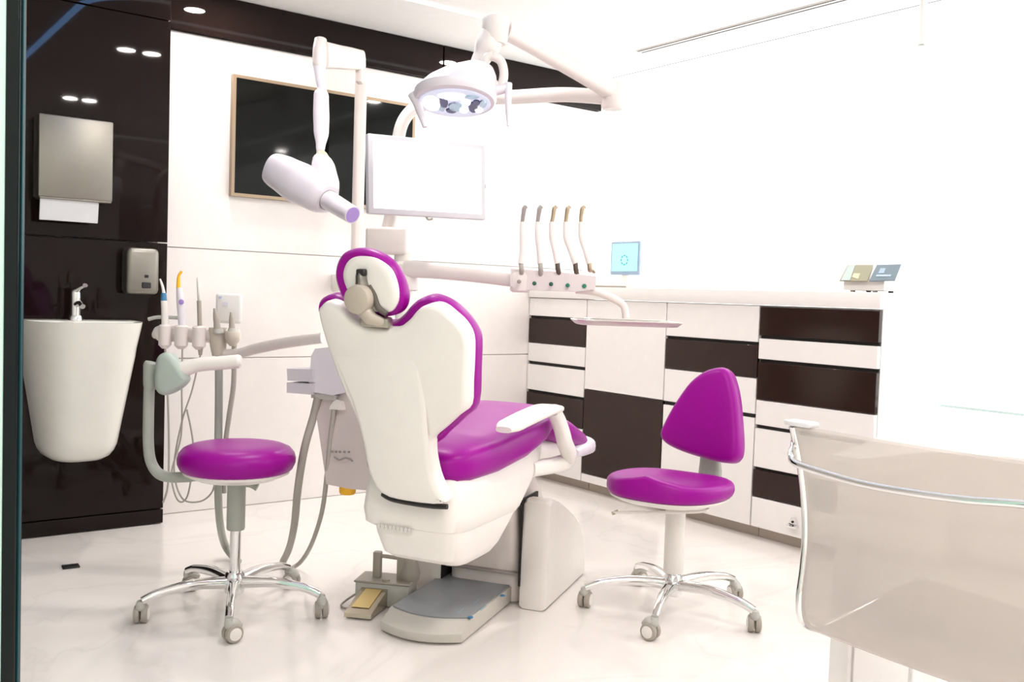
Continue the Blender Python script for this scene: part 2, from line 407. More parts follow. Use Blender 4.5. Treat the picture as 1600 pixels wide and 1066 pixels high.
# tablet device on the worktop
TX = 3.52
t = thing('tablet_device', 'small cyan screened dental device with tall hook stand on the worktop', 'device', (TX, 3.72, 1.062))
a, b = onX(930, 443, TX), onX(1000, 443, TX)
obj('base', box(BM(), (TX-.07, b.y, 1.0622), (TX+.09, a.y, 1.092), .006, 2), SHELL, t)
c = onX(938, 437, TX-.07); obj('vent', box(BM(), (TX-.073, b.y+.03, 1.066), (TX-.069, a.y-.01, 1.0745)), TAUPE, t)
sx = TX-.02
P = [onX(955, 378, sx), onX(1000, 376, sx), onX(999, 430, sx), onX(956, 428, sx)]
cy = (P[0].y+P[1].y)/2; hw = (P[0].y-P[1].y)/2; z1, z0 = P[0].z, P[2].z
bm = BM(); box(bm, (sx, cy-hw, z0), (sx+.016, cy+hw, z1), .005, 2); fr = obj('screen_frame', bm, BLUEGREY, t)
obj('screen', box(BM(), (sx-.0015, cy-hw+.013, z0+.02), (sx+.001, cy+hw-.013, z1-.012)), CYAN, t)
bm = BM(); cz = (z0+z1)/2-.01
for k in range(8):
    a0 = 2*PI*k/8; r = .024
    obox(bm, (sx-.002, cy+r*math.cos(a0), cz+r*math.sin(a0)), V((1, 0, 0)), V((0, -math.sin(a0), math.cos(a0))), V((0, math.cos(a0), math.sin(a0))), .001, .012, .006)
obj('screen_symbol', bm, TEAL, t)
obj('support', box(BM(), (sx+.006, cy-.02, 1.09), (sx+.02, cy+.02, z0+.01)), SHELL, t)
pk = [onX(975, 378, sx+.03), onX(974, 340, sx+.03), onX(975, 305, sx+.03), onX(979, 291, sx+.03), onX(990, 287, sx+.03), onX(1000, 292, sx+.03), onX(1008, 300, sx+.03)]
pk[0].z = 1.085
obj('hook_stand', sweep(BM(), pk, .0035, 8), LILAC, t)

# two-display device on the worktop
DX = 3.31
a, b = onX(1318, 442, DX), onX(1377, 460, DX)
t = thing('display_device', 'white device with two slanted displays at the worktop end', 'device', (DX+.08, (a.y+b.y)/2, 1.062))
ya, yb = a.y, b.y-.01
bm = BM(); prism(bm, [(DX, ya, 1.0695), (DX, ya, 1.115), (DX+.10, ya, 1.19), (DX+.14, ya, 1.19), (DX+.14, ya, 1.0695)], (0, yb-ya, 0)); obj('body', bm, SHELL, t)
for q in (.2, .75):
    yy = ya+(yb-ya)*q; obj('foot', cyl(BM(), (DX+.012, yy, 1.0622), (DX+.012, yy, 1.070), .010), GREYTXT, t); obj('foot', cyl(BM(), (DX+.12, yy, 1.0622), (DX+.12, yy, 1.070), .010), GREYTXT, t)
# slanted face through the front top edge
sl = V((.10, 0, .075)).normalized(); sn = V((-.075, 0, .10)).normalized()
face0 = V((DX-.004, 0, 1.115))
def onS(px, py, k=.003): return onP(px, py, face0+sn*k, sn)
def quad_slab(name, px, m, par, k, th=.003):
    P = [onS(x, y, k) for x, y in px]; return obj(name, prism(BM(), P, -sn*th), m, par)
quad_slab('display', [(1311, 439), (1324, 414), (1364, 414), (1355, 439)], OLIVE, t, .004)
quad_slab('display', [(1358, 439), (1370, 414), (1408, 413), (1398, 438)], SLATE, t, .004)
quad_slab('display_panel', [(1314, 438), (1325, 415), (1336, 415), (1328, 438)], mat('pale_teal', (.40, .48, .46), .4), t, .0055)
quad_slab('display_panel', [(1331, 433), (1334, 427), (1344, 427), (1341, 436)], TANV, t, .0055)
quad_slab('display_panel', [(1368, 432), (1370, 429), (1393, 429), (1391, 432)], mat('pale_blue', (.36, .45, .56), .4), t, .0055)
quad_slab('display_panel', [(1372, 427), (1376, 419), (1384, 419), (1381, 427)], BLUEGREY, t, .0055)

# ================================================================== TELEVISION and wall fittings
TY = 4.165
a = onY(365, 115, TY); b = onY(365, 306, TY); xr = 2.49
t = thing('television', 'large black flat television on the white panelled wall', 'television', ((a.x+xr)/2, TY, b.z))
x0, x1, z0, z1 = a.x, xr, b.z, a.z
bm = BM(); bw = .014
for q in (((x0, z0), (x0+bw, z1)), ((x1-bw, z0), (x1, z1)), ((x0+bw, z0), (x1-bw, z0+bw)), ((x0+bw, z1-bw), (x1-bw, z1))):
    box(bm, (q[0][0], TY, q[0][1]), (q[1][0], TY+.03, q[1][1]))
obj('bezel', bm, BEZEL, t)
obj('screen', box(BM(), (x0+bw-.001, TY+.003, z0+bw-.001), (x1-bw+.001, TY+.02, z1-bw+.001)), SCREENB, t)
obj('back_cover', box(BM(), (x0+.003, TY+.0301, z0+.003), (x1-.003, WY-.0125, z1-.003)), BLACK, t)

a = onY(61, 176, DY-.10); b = onY(176, 316, DY-.10)
t = thing('towel_dispenser', 'square stainless paper towel dispenser high on the dark panel', 'dispenser', ((a.x+b.x)/2, DY-.05, b.z))
obj('body', box(BM(), (a.x, DY-.10, b.z), (b.x, DY-.0005, a.z), .006, 2), STEEL, t)
obj('outlet_lip', box(BM(), (a.x+.004, DY-.101, b.z-.006), (b.x-.004, DY-.02, b.z+.002), .002, 1), STEEL, t)
c = onY(60, 343, DY-.085); d = onY(152, 343, DY-.085)
bm = BM(); obox(bm, ((c.x+d.x)/2+.004, DY-.082, (c.z+b.z)/2), V((1, 0, 0)), V((0, 1, .15)).normalized(), V((0, -.15, 1)).normalized(), d.x-c.x, .006, b.z-c.z, .002, 1); obj('paper_towel', bm, TOWEL, t)

a = onY(199, 386, DY-.09); b = onY(249, 461, DY-.09)
t = thing('soap_dispenser', 'small rounded steel soap dispenser above the wash basin', 'dispenser', ((a.x+b.x)/2, DY-.05, b.z))
obj('body', box(BM(), (a.x, DY-.09, b.z), (b.x, DY-.0005, a.z), .02, 4), STEEL, t)
q = onY(229, 446, DY-.093); obj('push_lever', box(BM(), (q.x-.018, DY-.096, q.z-.012), (q.x+.018, DY-.088, q.z+.012), .003, 1), BLACK, t)
q = onY(229, 432, DY-.09); obj('sight_glass', box(BM(), (q.x-.008, DY-.0925, q.z-.006), (q.x+.008, DY-.088, q.z+.006), .002, 1), BLACK, t)

# wash basin: tapering half-cone hung on the dark panel
rim = [(33, 505), (225, 505)]
fy = DY-.40
cl = onY(128, 520, DY-.2)
bx = cl.x; rz = onY(128, 505, DY-.35).z
t = thing('wash_basin', 'tall tapering white ceramic basin on the dark panel', 'basin', (bx, DY-.2, .3))
hwid = (onY(224, 507, DY-.16).x - onY(34, 507, DY-.16).x)/2; bx = (onY(224, 507, DY-.16).x + onY(34, 507, DY-.16).x)/2
def bring(z, hw, dep, k=40, inset=0, cx=0, back=0.):
    r = []
    for i in range(k+1):
        tt = PI*i/k; e = .62
        r.append(V((bx+cx+(hw-inset)*math.copysign(abs(math.cos(tt))**e, math.cos(tt)), DY-.001-back-(dep-back)*abs(math.sin(tt))**.75, z)))
    return r
zb = onY(118, 726, DY-.15).z
prof = [(rz, hwid, .36), (rz-.02, hwid*.985, .356), (rz-.10, hwid*.915, .335)]
N = 12
for i in range(1, N+1):
    f = i/N; z = rz-.10-(rz-.10-zb-.075)*f; prof.append((z, hwid*(.925-.27*f), .335-.10*f))
prof += [(zb+.05, hwid*.615, .22), (zb+.028, hwid*.55, .20), (zb+.012, hwid*.45, .165), (zb+.003, hwid*.30, .12), (zb, hwid*.14, .07)]
bm = BM()
R = [bring(rz-.10, hwid*.5, .26, back=.16), bring(rz-.085, hwid*.76, .30, back=.13), bring(rz-.012, hwid*.88, .332, back=.11), bring(rz-.001, hwid*.90, .340, back=.105), bring(rz, hwid*.92, .345, back=.10), bring(rz+.0005, hwid*.975, .352)] + [bring(z, h, d, cx=-.0*hwid) for z, h, d in prof[0:]]
# shift the foot a little left as in the photograph's view of its thickness
rings(bm, R); obj('bowl', bm, CERAM, t, sharp=60)
f0 = onY(118, 503, DY-.07)
fa = thing('faucet', 'small chrome mixer tap standing on the wash basin', 'faucet', (f0.x, DY-.07, rz))
obj('ledge_base', lathe(BM(), (f0.x, DY-.07, rz-.002), [(.026, 0), (.026, .006), (.022, .02)], 24), CHROME, fa)
obj('body', lathe(BM(), (f0.x, DY-.07, rz+.004), [(.019, 0), (.018, .07), (.019, .10), (.016, .112)], 24), CHROME, fa)
obj('spout', sweep(BM(), [(f0.x, DY-.075, rz+.06), (f0.x+.004, DY-.12, rz+.068), (f0.x+.006, DY-.155, rz+.055)], [.012, .011, .010], 12), CHROME, fa)
obj('lever', sweep(BM(), [(f0.x, DY-.07, rz+.112), (f0.x+.01, DY-.10, rz+.126), (f0.x+.02, DY-.13, rz+.136)], [.014, .009, .008], 12, flat=1.3), CHROME, fa)
p1, p2 = onZ(97, 888), onZ(124, 885)
dv = (p2-p1); dl = dv.length; dv.normalize(); dn = V((-dv.y, dv.x, 0))
t = thing('floor_plate', 'small black plate set in the floor before the basin', 'floor plate', ((p1+p2)/2))
bm = BM(); obox(bm, (p1+p2)/2+V((0, 0, .003)), dv, dn, Z, dl, .045, .006, .002, 1); obj('cover', bm, BLACK, t)
bm = BM(); obox(bm, (p1+p2)/2+V((0, 0, .0065)), dv, dn, Z, dl*.7, .006, .002); obj('slot', bm, GAP, t)

# ================================================================== helpers for chairs on castors
def five_star(t, hub, r, a0, hubtop, castor_mat, leg_r=.013, hz=.10):
    hub = V((hub[0], hub[1], 0))
    obj('base_hub', lathe(BM(), hub, [(.022, .055), (.030, .06), (.033, .085), (.030, .115), (.024, .125)], 24), CHROME, t)
    for k in range(5):
        a = math.radians(a0+72*k); d = V((math.cos(a), math.sin(a), 0)); s = V((-d.y, d.x, 0))
        obj('leg', sweep(BM(), [hub+d*.02+Z*.092, hub+d*r*.45+Z*.098, hub+d*r*.8+Z*.086, hub+d*(r-.004)+Z*.068], [.019, .016, .013, .012], 12, up=s, flat=1., sq=2.6), CHROME, t)
        c = hub+d*r
        yaw = a+math.radians(random.choice((70, 110, -60, 95))); wd_ = V((math.cos(yaw), math.sin(yaw), 0)); ax = V((-wd_.y, wd_.x, 0))
        cc = c - wd_*.012 + Z*.0265
        cs = obj('castor', sweep(BM(), [cc+wd_*.012+Z*.042, cc+wd_*.010+Z*.024, cc-wd_*.004+Z*.026, cc-wd_*.024+Z*.014], [.011, .014, .016, .010], 12), castor_mat, t)
        for sgn in (-1, 1):
            obj('wheel', lathe(BM(), cc+ax*(.011*sgn), [(.017, -.0095), (.0245, -.0075), (.026, -.004), (.026, .004), (.0245, .0075), (.017, .0095)], 26, ax), TAUPE, cs, label='grey castor wheel')
            obj('wheel_cap', lathe(BM(), cc+ax*(.0205*sgn), [(.0185, -.002*sgn), (.018, .001*sgn), (.012, .003*sgn)], 22, ax), SHELL, cs)

# ------------------------------------------------------------------ round stool with its arm
SH = (1.091, 2.828)
t = thing('round_stool', 'round purple stool on chrome castors with a grey green arm support', 'stool', (SH[0], SH[1], 0))
five_star(t, SH, .275, -114, .12, GREY)
obj('gas_piston', cyl(BM(), (*SH, .11), (*SH, .27), .0165), CHROME, t)
obj('column_sleeve', lathe(BM(), (*SH, 0), [(.026, .255), (.028, .26), (.028, .40), (.03, .405)], 24), GREEN, t)
obj('seat_plate', lathe(BM(), (*SH, 0), [(.05, .402), (.12, .415), (.158, .432), (.16, .442)], 40), SHELL, t)
obj('seat', lathe(BM(), (*SH, 0), [(.155, .436), (.168, .446), (.1755, .463), (.1765, .478), (.172, .494), (.160, .508), (.140, .517), (.10, .521), (.04, .5195)], 56), PURPLE, t)
lv = V((SH[0], SH[1], .405))
sd = V((RT.x, RT.y, 0)).normalized(); fd = V((fw.x, fw.y, 0)).normalized()
obj('height_lever', sweep(BM(), [lv+sd*.02-fd*.02, lv+sd*.05-fd*.02-Z*.004, lv+sd*.07-fd*.02-Z*.012], [.012, .011, .013], 10), GREEN, t)
D = 2.93
obj('arm_bracket', sweep(BM(), [lv+Z*.004, at(400, 743, 2.96), at(330, 744, D), at(275, 746, D)], [.016, .016, .015, .014], 12, sq=3), GREEN, t)
obj('arm_tube', sweep(BM(), [at(300, 745, D), at(268, 746, D), at(248, 740, D), at(236, 722, D), at(232, 695, D), at(232, 650, D), at(233, 612, D), at(235, 590, D)], .0165, 14), GREEN, t)
obj('arm_joint', sweep(BM(), [at(236, 565, D), at(235, 572, D), at(235, 600, D), at(236, 610, D)], [.014, .021, .021, .015], 16), GREEN, t)
tri = closed([at(x, y, D-.05) for x, y in ((252, 552), (242, 562), (238, 592), (242, 613), (256, 619), (276, 611), (290, 598), (289, 586), (276, 566), (265, 553))], 4)
pillow_n = -fd
bm = BM(); pillow(bm, tri, at(262, 585, D-.05), sd, Z, fd, rnd(.055, .02)); obj('arm_pad', bm, mat('sage_grey_plastic', (.40, .46, .42), .4), t)
obj('arm_bar', sweep(BM(), [at(270, 585, D-.02), at(288, 577, D-.02), at(312, 570, D-.02), at(350, 567, D-.02), at(372, 565, D-.02), at(377, 565, D-.02)], [.020, .024, .0215, .021, .021, .012], 16), SHELL, t)

# ------------------------------------------------------------------ purple chair on the right
CHB = (2.268, 2.103)
t = thing('operator_chair', 'purple operator chair with rounded triangular backrest on chrome castors', 'chair', (CHB[0], CHB[1], 0))
five_star(t, CHB, .284, -147, .12, GREY)
obj('gas_piston', cyl(BM(), (*CHB, .10), (*CHB, .16), .018), CHROME, t)
obj('column_sleeve', lathe(BM(), (*CHB, 0), [(.030, .13), (.032, .135), (.032, .335), (.026, .35)], 24), SHELL, t)
fa_ = math.radians(200); f = V((math.cos(fa_), math.sin(fa_), 0)); l = V((-f.y, f.x, 0))
FB = Frame(200, (CHB[0], CHB[1]))
outl = []
for k in range(48):
    a = 2*PI*k/48; ca, sa = math.cos(a), math.sin(a); e = 2/2.5
    x = .192*math.copysign(abs(ca)**e, ca); y = .195*math.copysign(abs(sa)**e, sa)*(1-.10*(x/.2 > 0)*x/.2)
    outl.append(FB(x+.062, y, .4))
bm = BM(); pillow(bm, outl, FB(0, 0, .384), FB.u, FB.v, Z, [(.05, -.008), (.028, 0), (.012, .008), (.010, .014)]); obj('seat_shell', bm, SHELL, t)
def dish(p):
    q = p - V((CHB[0], CHB[1], 0)); u_, v_ = q.dot(FB.u), q.dot(FB.v)
    r2 = (u_*u_+v_*v_)/.04
    return .022*max(0, u_/.2)*max(0, 1-abs(v_)/.12) + .010*r2
bm = BM(); pillow(bm, outl, FB(0, 0, .396), FB.u, FB.v, Z, rnd(.048, .022, 5) + [(.04, .049), (.07, .048), (.10, .046), (.14, .044)])
for v in bm.verts:
    if v.co.z > .425: v.co.z += dish(v.co) - .006
obj('seat', bm, PURPLE, t)
# backrest: plane behind the hub, leaning back
en_ = (f*math.cos(.16) + Z*math.sin(.16)).normalized(); ey_ = l.cross(en_); ey_ = ey_ if ey_.z > 0 else -ey_
bp = FB(-.185, 0, .60)
tri = [(1121, 573), (1098, 579), (1075, 597), (1052, 630), (1036, 660), (1030, 678), (1037, 692), (1062, 705), (1100, 717), (1135, 724), (1150, 718), (1155, 700), (1153, 660), (1149, 620), (1141, 588), (1132, 576)]
tri = closed([onP(x, y, bp, en_) for x, y in tri], 4)
bm = BM(); pillow(bm, tri, bp, l, ey_, en_, [(.05, -.088), (.022, -.086), (.006, -.078), (0, -.062), (0, -.04)] + [(i, -.045+.045+h-.022) for i, h in ((0, -.005), (.003, .008), (.010, .017), (.022, .022))], curve=.35)
bmesh.ops.triangulate(bm, faces=[f for f in bm.faces if len(f.verts) > 4]); obj('backrest', bm, PURPLE, t)
bc = sum(tri, V())/len(tri)
obj('back_strut', sweep(BM(), [FB(-.05, 0, .378), FB(-.19, 0, .364), FB(-.262, 0, .372), FB(-.288, 0, .415), FB(-.280, 0, .48), FB(-.266, 0, .58)], [.024, .034, .040, .040, .034, .026], 14, up=FB.v, flat=.5, sq=3.5), GREEN, t)
obj('height_lever', sweep(BM(), [FB(.02, .02, .375), FB(.10, .14, .368), at(958, 801, 2.98)], [.006, .005, .0045], 8), SHELL, t)
obj('lever_tip', cyl(BM(), at(966, 799, 2.98), at(956, 803, 2.98), .006, .005), BRASS, t)

# ================================================================== DENTAL CHAIR
B = Frame(33, (1.53, 2.22)); K = Frame(28, (1.27, 2.06))
t = thing('dental_chair', 'purple padded dental chair with white shell and foot plate', 'dental chair', K(.2, 0, 0))
# base: right wing, left wing, body between, lift column
def wing(v0, v1):
    side = [(.37, .002), (.372, .15), (.383, .345), (.40, .356), (.44, .352), (.52, .325), (.60, .290), (.68, .250), (.75, .205), (.80, .150), (.83, .085), (.845, .002)]
    ins = .015
    bm = BM()
    R = []
    for v, k in ((v0, .0), ((v0*.9+v1*.1), .8), ((v0*.78+v1*.22), 1.), ((v0*.15+v1*.85), 1.), (v1, .0)):
        cu, cz = .56, .15
        R.append([B(cu+(u-cu)*(.965+.035*k), v, max(.002, cz+(z-cz)*(.95+.05*k))) for u, z in side])
    return rings(bm, R)
bp_ = obj('base_cover', wing(-.13, -.04), SHELL, t)
obj('base_cover', wing(.236, .335), SHELL, t)
bm = BM(); R = []
for u, z in ((.52, .300), (.60, .262), (.77, .196), (.81, .12), (.835, .01)): R.append([B(u, -.05, .002), B(u, .25, .002), B(u, .25, z), B(u, -.05, z)])
rings(bm, R); obj('base_body', bm, SHELL, t)
obj('base_gap', box(BM(), (0, 0, 0), (.001, .001, .001)), GAP, t); bpy.data.objects.remove(bpy.data.objects['base_gap'])
bm = BM(); fbox(bm, B, (.374, -.042, .07), (.53, -.0345, .352)); obj('slot', bm, GAP, t)
bm = BM(); fbox(bm, B, (.374, .2325, .06), (.53, .2365, .105)); obj('slot', bm, GAP, t)
bm = BM(); zloft(bm, B, [(.004, .41, .75, -.03, .228), (.12, .405, .75, -.03, .228), (.20, .385, .74, -.03, .228), (.34, .33, .66, -.02, .19), (.44, .22, .52, -.02, .16)], 8); obj('lift_column', bm, WARM, t)
bm = BM(); fbox(bm, B, (.385, -.030, .10), (.41, .226, .108), .002, 1); obj('column_trim', bm, GREYTXT, t)
# foot plate
def bow(u, v): return u - .045*(1-((v-.13)/.13)**2)
vs_ = [i/12*.26 for i in range(13)]
bm = BM()
R = []
for u0, z in ((.0, .006), (-.004, .018), (.0, .030), (.055, .052), (.062, .055)):
    R.append([B(bow(u0, v), v, z) for v in vs_] + [B(.43, .26, z), B(.43, 0, z)])
rings(bm, R); obj('foot_plate', bm, mat('foot_plate_plastic', (.62, .585, .53), .4), t)
bm = BM(); prism(bm, [B(bow(.068, v), v, .0552) for v in [.006]+vs_[1:-1]+[.254]] + [B(.425, .254, .0552), B(.425, .006, .0552)], (0, 0, .004)); mt = obj('foot_mat', bm, PLATE, t)
for px in ((735, 965), (785, 931)):
    p = onZ(*px, .0595); obj('mat_button', lathe(BM(), p, [(.008, -.001), (.008, .002), (.005, .003)], 16), BLUE, mt)
bm = BM()
for px, py, ang in ((745, 940, 0), (720, 955, 1), (755, 950, 2)):
    p = onZ(px, py, .0598); obox(bm, p, B.u, B.v, Z, .05, .004, .001)
obj('mat_print', bm, mat('pale_blue_print', (.30, .42, .50), .5), mt)
# seat body
bm = BM(); zloft(bm, K, [(.425, -.11, .27, -.172, .085), (.435, -.125, .285, -.178, .098), (.47, -.135, .33, -.180, .10), (.53, -.125, .42, -.176, .10), (.575, -.10, .46, -.165, .10), (.60, -.06, .44, -.14, .08)], 7); obj('seat_body', bm, SHELL, t)
bm = BM(); zloft(bm, K, [(.336, -.03, .09, -.150, .02), (.343, -.07, .13, -.160, .038), (.36, -.10, .17, -.166, .05), (.41, -.118, .24, -.172, .065), (.436, -.122, .27, -.174, .07)], 7); obj('lower_cover', bm, SHELL, t)
lab = []
bm = BM()
for k in range(9):
    p = K(-.131, .03-.011*k, .432); obox(bm, p, K.u, K.v, Z, .004, .008, .010)
obj('type_plate', bm, mat('faint_print', (.70, .665, .64), .5), t)
bm = BM(); secloft(bm, K, [(-.118, -.10, .04, .57, .60), (-.108, -.145, .08, .552, .618), (-.085, -.17, .10, .541, .630), (-.04, -.185, .115, .536, .640), (.10, -.195, .125, .538, .648), (.25, -.20, .13, .553, .664), (.38, -.195, .13, .578, .684), (.46, -.18, .12, .604, .689), (.505, -.16, .10, .628, .680), (.52, -.13, .08, .64, .668)], 3.4, 40); obj('seat_cushion', bm, PURPLE, t)
bm = BM(); secloft(bm, K, [(.50, -.15, .09, .60, .655), (.53, -.165, .10, .575, .662), (.66, -.165, .10, .54, .632), (.80, -.155, .095, .51, .578), (.86, -.14, .08, .503, .548), (.875, -.11, .06, .512, .535)], 3.2, 32); lg = obj('leg_rest', bm, PURPLE, t)
bm = BM(); secloft(bm, K, [(.70, -.168, .105, .495, .537), (.80, -.168, .105, .485, .548), (.875, -.16, .10, .480, .552), (.915, -.13, .08, .490, .520)], 3.2, 28); obj('leg_rest_cover', bm, LILAC, t, label='pale plastic cover at the leg rest end')
bm = BM(); secloft(bm, K, [(.40, -.12, .06, .52, .59), (.60, -.13, .07, .50, .575), (.84, -.12, .06, .478, .51)], 3, 20); obj('leg_rest_frame', bm, SHELL, t)
# backrest
lean = (K.u*-.10 + Z*.48).normalized(); fn = (K.u*.48 + Z*.10).normalized(); bp = K(-.15, -.04, .47)
def onB(px, py, h=0.): return onP(px, py, bp+fn*h, fn)
shell = [(499, 487), (503, 477), (510, 471), (519, 472), (531, 478), (546, 492), (560, 502), (577, 509), (600, 513), (622, 512), (640, 499), (650, 487), (660, 479), (676, 475), (690, 479), (704, 490), (721, 506), (732, 528), (733, 560), (731, 600), (729, 637), (712, 653), (690, 673), (679, 682), (674, 690), (674, 712), (680, 742), (689, 765), (697, 778), (696, 787), (670, 786), (640, 782), (612, 776), (599, 770), (587, 752), (577, 725), (570, 684), (553, 641), (537, 605), (520, 560), (508, 524)]
sp = closed([onB(*p) for p in shell], 3)
bm = BM(); pillow(bm, sp, bp, K.v, lean, fn, [(.012, -.012), (.006, -.009), (.002, -.002), (0, .006), (0, .03)]); obj('back_shell', bm, SHELL, t)
spn = closed([onB(*p, -.012) for p in ((512, 535), (534, 590), (556, 640), (571, 690), (580, 735), (600, 769), (640, 781), (694, 785), (687, 765), (678, 742), (673, 700), (666, 640), (657, 585), (648, 545), (625, 530), (570, 522))], 3)
bm = BM(); pillow(bm, spn, bp-fn*.011, K.v, lean, fn, [(.012, -.007), (.005, -.005), (0, .0)])
for v in bm.verts: v.co += fn*(-.008+.018*min(1, max(0, (v.co.z-.66)/.24)))
obj('shell_spine', bm, SHELL, t)
cush = [(508, 500), (501, 482), (505, 467), (519, 459), (533, 463), (548, 476), (561, 488), (579, 496), (600, 501), (620, 500), (635, 489), (647, 475), (660, 465), (676, 461), (693, 466), (710, 477), (728, 495), (742, 516), (747, 535), (746, 580), (743, 634), (726, 652), (700, 676), (680, 694), (640, 705), (600, 700), (580, 676), (562, 640), (545, 590), (522, 535)]
cp = closed([onB(*p, .045) for p in cush], 3)
bm = BM(); pillow(bm, cp, bp+fn*.03, K.v, lean, fn, [(.008, -.004), (.001, .006), (0, .016), (0, .034), (.006, .05), (.016, .06), (.03, .065)]); obj('back_cushion', bm, PURPLE, t)
bm = BM(); obj('shroud_shadow_gap', sweep(bm, [K.onU(598, 772, -.162), K.onU(612, 780, -.165), K.onU(640, 786, -.166), K.onU(675, 791, -.166), K.onU(699, 792, -.164)], .0065, 8), BLACK, t)  # black tube stands in for the shadow gap under the shroud
# headrest
hp = bp + lean*((1.02-.47)/lean.z) + K.v*0.0
hn = (fn + Z*-.10).normalized(); hy = (Z - hn*Z.dot(hn)).normalized(); hx = K.v
def onH(px, py, h=0.): return onP(px, py, hp+hn*h, hn)
plate = [(567, 400), (588, 404), (608, 420), (619, 445), (621, 470), (612, 486), (596, 489), (570, 484), (552, 470), (540, 450), (535, 430), (540, 412), (551, 402)]
pl = closed([onH(*p) for p in plate], 4)
bm = BM(); pillow(bm, pl, hp, hx, hy, hn, [(.02, -.006), (.008, -.004), (.001, .002), (0, .012)]); obj('headrest_plate', bm, SHELL, t)
pad = [(564, 387), (588, 391), (612, 405), (629, 430), (637, 460), (633, 482), (618, 492), (596, 494), (566, 488), (545, 470), (534, 448), (530, 428), (534, 408), (545, 393)]
pdp = closed([onH(*p, .03) for p in pad], 4)
bm = BM(); pillow(bm, pdp, hp+hn*.008, hx, hy, hn, [(.010, -.002), (.002, .006), (0, .016), (0, .028), (.006, .042), (.018, .05)]); obj('headrest_pad', bm, PURPLE, t)
br = obj('headrest_bracket', lathe(BM(), onH(567, 467, -.004), [(.0335, .004), (.0345, -.018), (.032, -.028), (.026, -.031)], 28, hn), mat('tan_disc', (.50, .43, .36), .35), t)
bm = BM(); obj('bracket_neck', sweep(bm, [onH(565, 424, -.006), onH(565, 436, -.008), onH(567, 450, -.006)], [.011, .0125, .016], 12, sq=3), STEEL, br)
bm = BM(); obj('bracket_stop', obox(bm, onH(565, 426, -.012), hx, hy, hn, .024, .016, .014, .003, 1), BLACK, br)
bm = BM(); obj('bracket_arm', sweep(bm, [onH(578, 446, -.004), onH(586, 462, -.005), onH(591, 480, -.006), onH(604, 491, -.006)], [.005, .006, .008, .006], 10), mat('dark_taupe', (.12, .10, .085), .4), br)
bm = BM(); obj('bracket_foot', sweep(bm, [onH(570, 484, -.012), onH(578, 496, -.014), onH(590, 501, -.010), onB(602, 504, -.008)], [.017, .015, .012, .008], 12, sq=3), mat('tan_disc', (.50, .43, .36), .35), br)
bm = BM(); obj('clamp', obox(bm, onB(588, 503, -.006), K.v, lean, fn, .075, .022, .024, .004, 2), mat('nickel', (.48, .45, .38), .3, .9), br)
bm = BM(); obj('headrest_stem', obox(bm, onB(592, 512, .018), K.v, lean, fn, .05, .16, .014, .003, 1), STEEL, t)
# armrest on the near side
AV = -.225
ar = obj('armrest', sweep(BM(), [K.onV(787, 672, AV), K.onV(800, 664, AV), K.onV(828, 650, AV), K.onV(852, 640, AV), K.onV(868, 638, AV)], [.022, .036, .038, .038, .026], 18, up=K.v, flat=.36, sq=3), SHELL, t)
obj('armrest_post', sweep(BM(), [K.onV(864, 641, AV), K.onV(874, 662, AV), K.onV(882, 690, AV), K.onV(886, 720, AV+.02), K(.34, -.16, .52)], [.018, .019, .020, .021, .020], 14, up=K.v, flat=1.1, sq=3), SHELL, ar)

# ================================================================== FOOT CONTROL
w0, w1, w2 = onZ(537, 967), onZ(579, 971), onZ(613, 938)
t = thing('foot_control', 'grey foot control with tilted pedal left of the foot plate', 'foot pedal', (w0+w2)/2)
ea = (w1-w0).normalized(); eb = V((-ea.y, ea.x, 0)); eb = eb if eb.dot(fd) > 0 else -eb
wdt = (w1-w0).length
def FC(a, b, z): return w0 + ea*a + eb*b + Z*z
bm = BM(); prism(bm, [FC(0, 0, .006), FC(0, .004, .018), FC(.012, .135, .062), FC(.012, .14, .05), FC(.012, .14, .006)], ea*(wdt*1.0)); obj('pedal', bm, mat('pedal_metal', (.46, .40, .31), .22, .75), t)
bm = BM(); prism(bm, [FC(.014, .03, .0285), FC(.030, .12, .0595), FC(wdt-.004, .12, .0595), FC(wdt-.016, .03, .0285)], V((0, 0, .002))); obj('pedal_inlay', bm, mat('brass_tint', (.60, .46, .20), .25, .7), t)
bm = BM(); bmw = .20
t2 = bmesh.new(); box(t2, (-.012, .13, .002), (.165, .235, .075), .006, 2); merge(bm, t2, lambda p: FC(p.x, p.y, p.z)); obj('housing', bm, GREY, t)
bm = BM(); t2 = bmesh.new(); box(t2, (-.016, .127, .074), (.169, .238, .081), .003, 1); merge(bm, t2, lambda p: FC(p.x, p.y, p.z)); obj('housing_lid', bm, TAUPE, t)
for a_ in (.045, .125):
    bm = BM(); t2 = bmesh.new(); box(t2, (a_-.013, .17, .08), (a_+.013, .195, .165 if a_ < .1 else .155), .004, 2); merge(bm, t2, lambda p: FC(p.x, p.y, p.z)); obj('handle_post', bm, TAUPE, t)
obj('handle_bar', cyl(BM(), FC(.045, .182, .152), FC(.125, .182, .148), .0065), TAUPE, t)
obj('heel_cup', lathe(BM(), FC(.152, .19, .08), [(.03, 0), (.034, .02), (.022, .065), (.014, .07)], 20), TAUPE, t)
obj('side_button', lathe(BM(), FC(.085, .15, .081), [(.013, 0), (.012, .006), (.006, .008)], 18), TAUPE, t)
obj('cable', sweep(BM(), [FC(-.012, .17, .03), FC(-.04, .14, .012), FC(-.045, .10, .006), FC(-.02, .075, .006), FC(-.004, .10, .006)], .0035, 8), TAUPE, t)

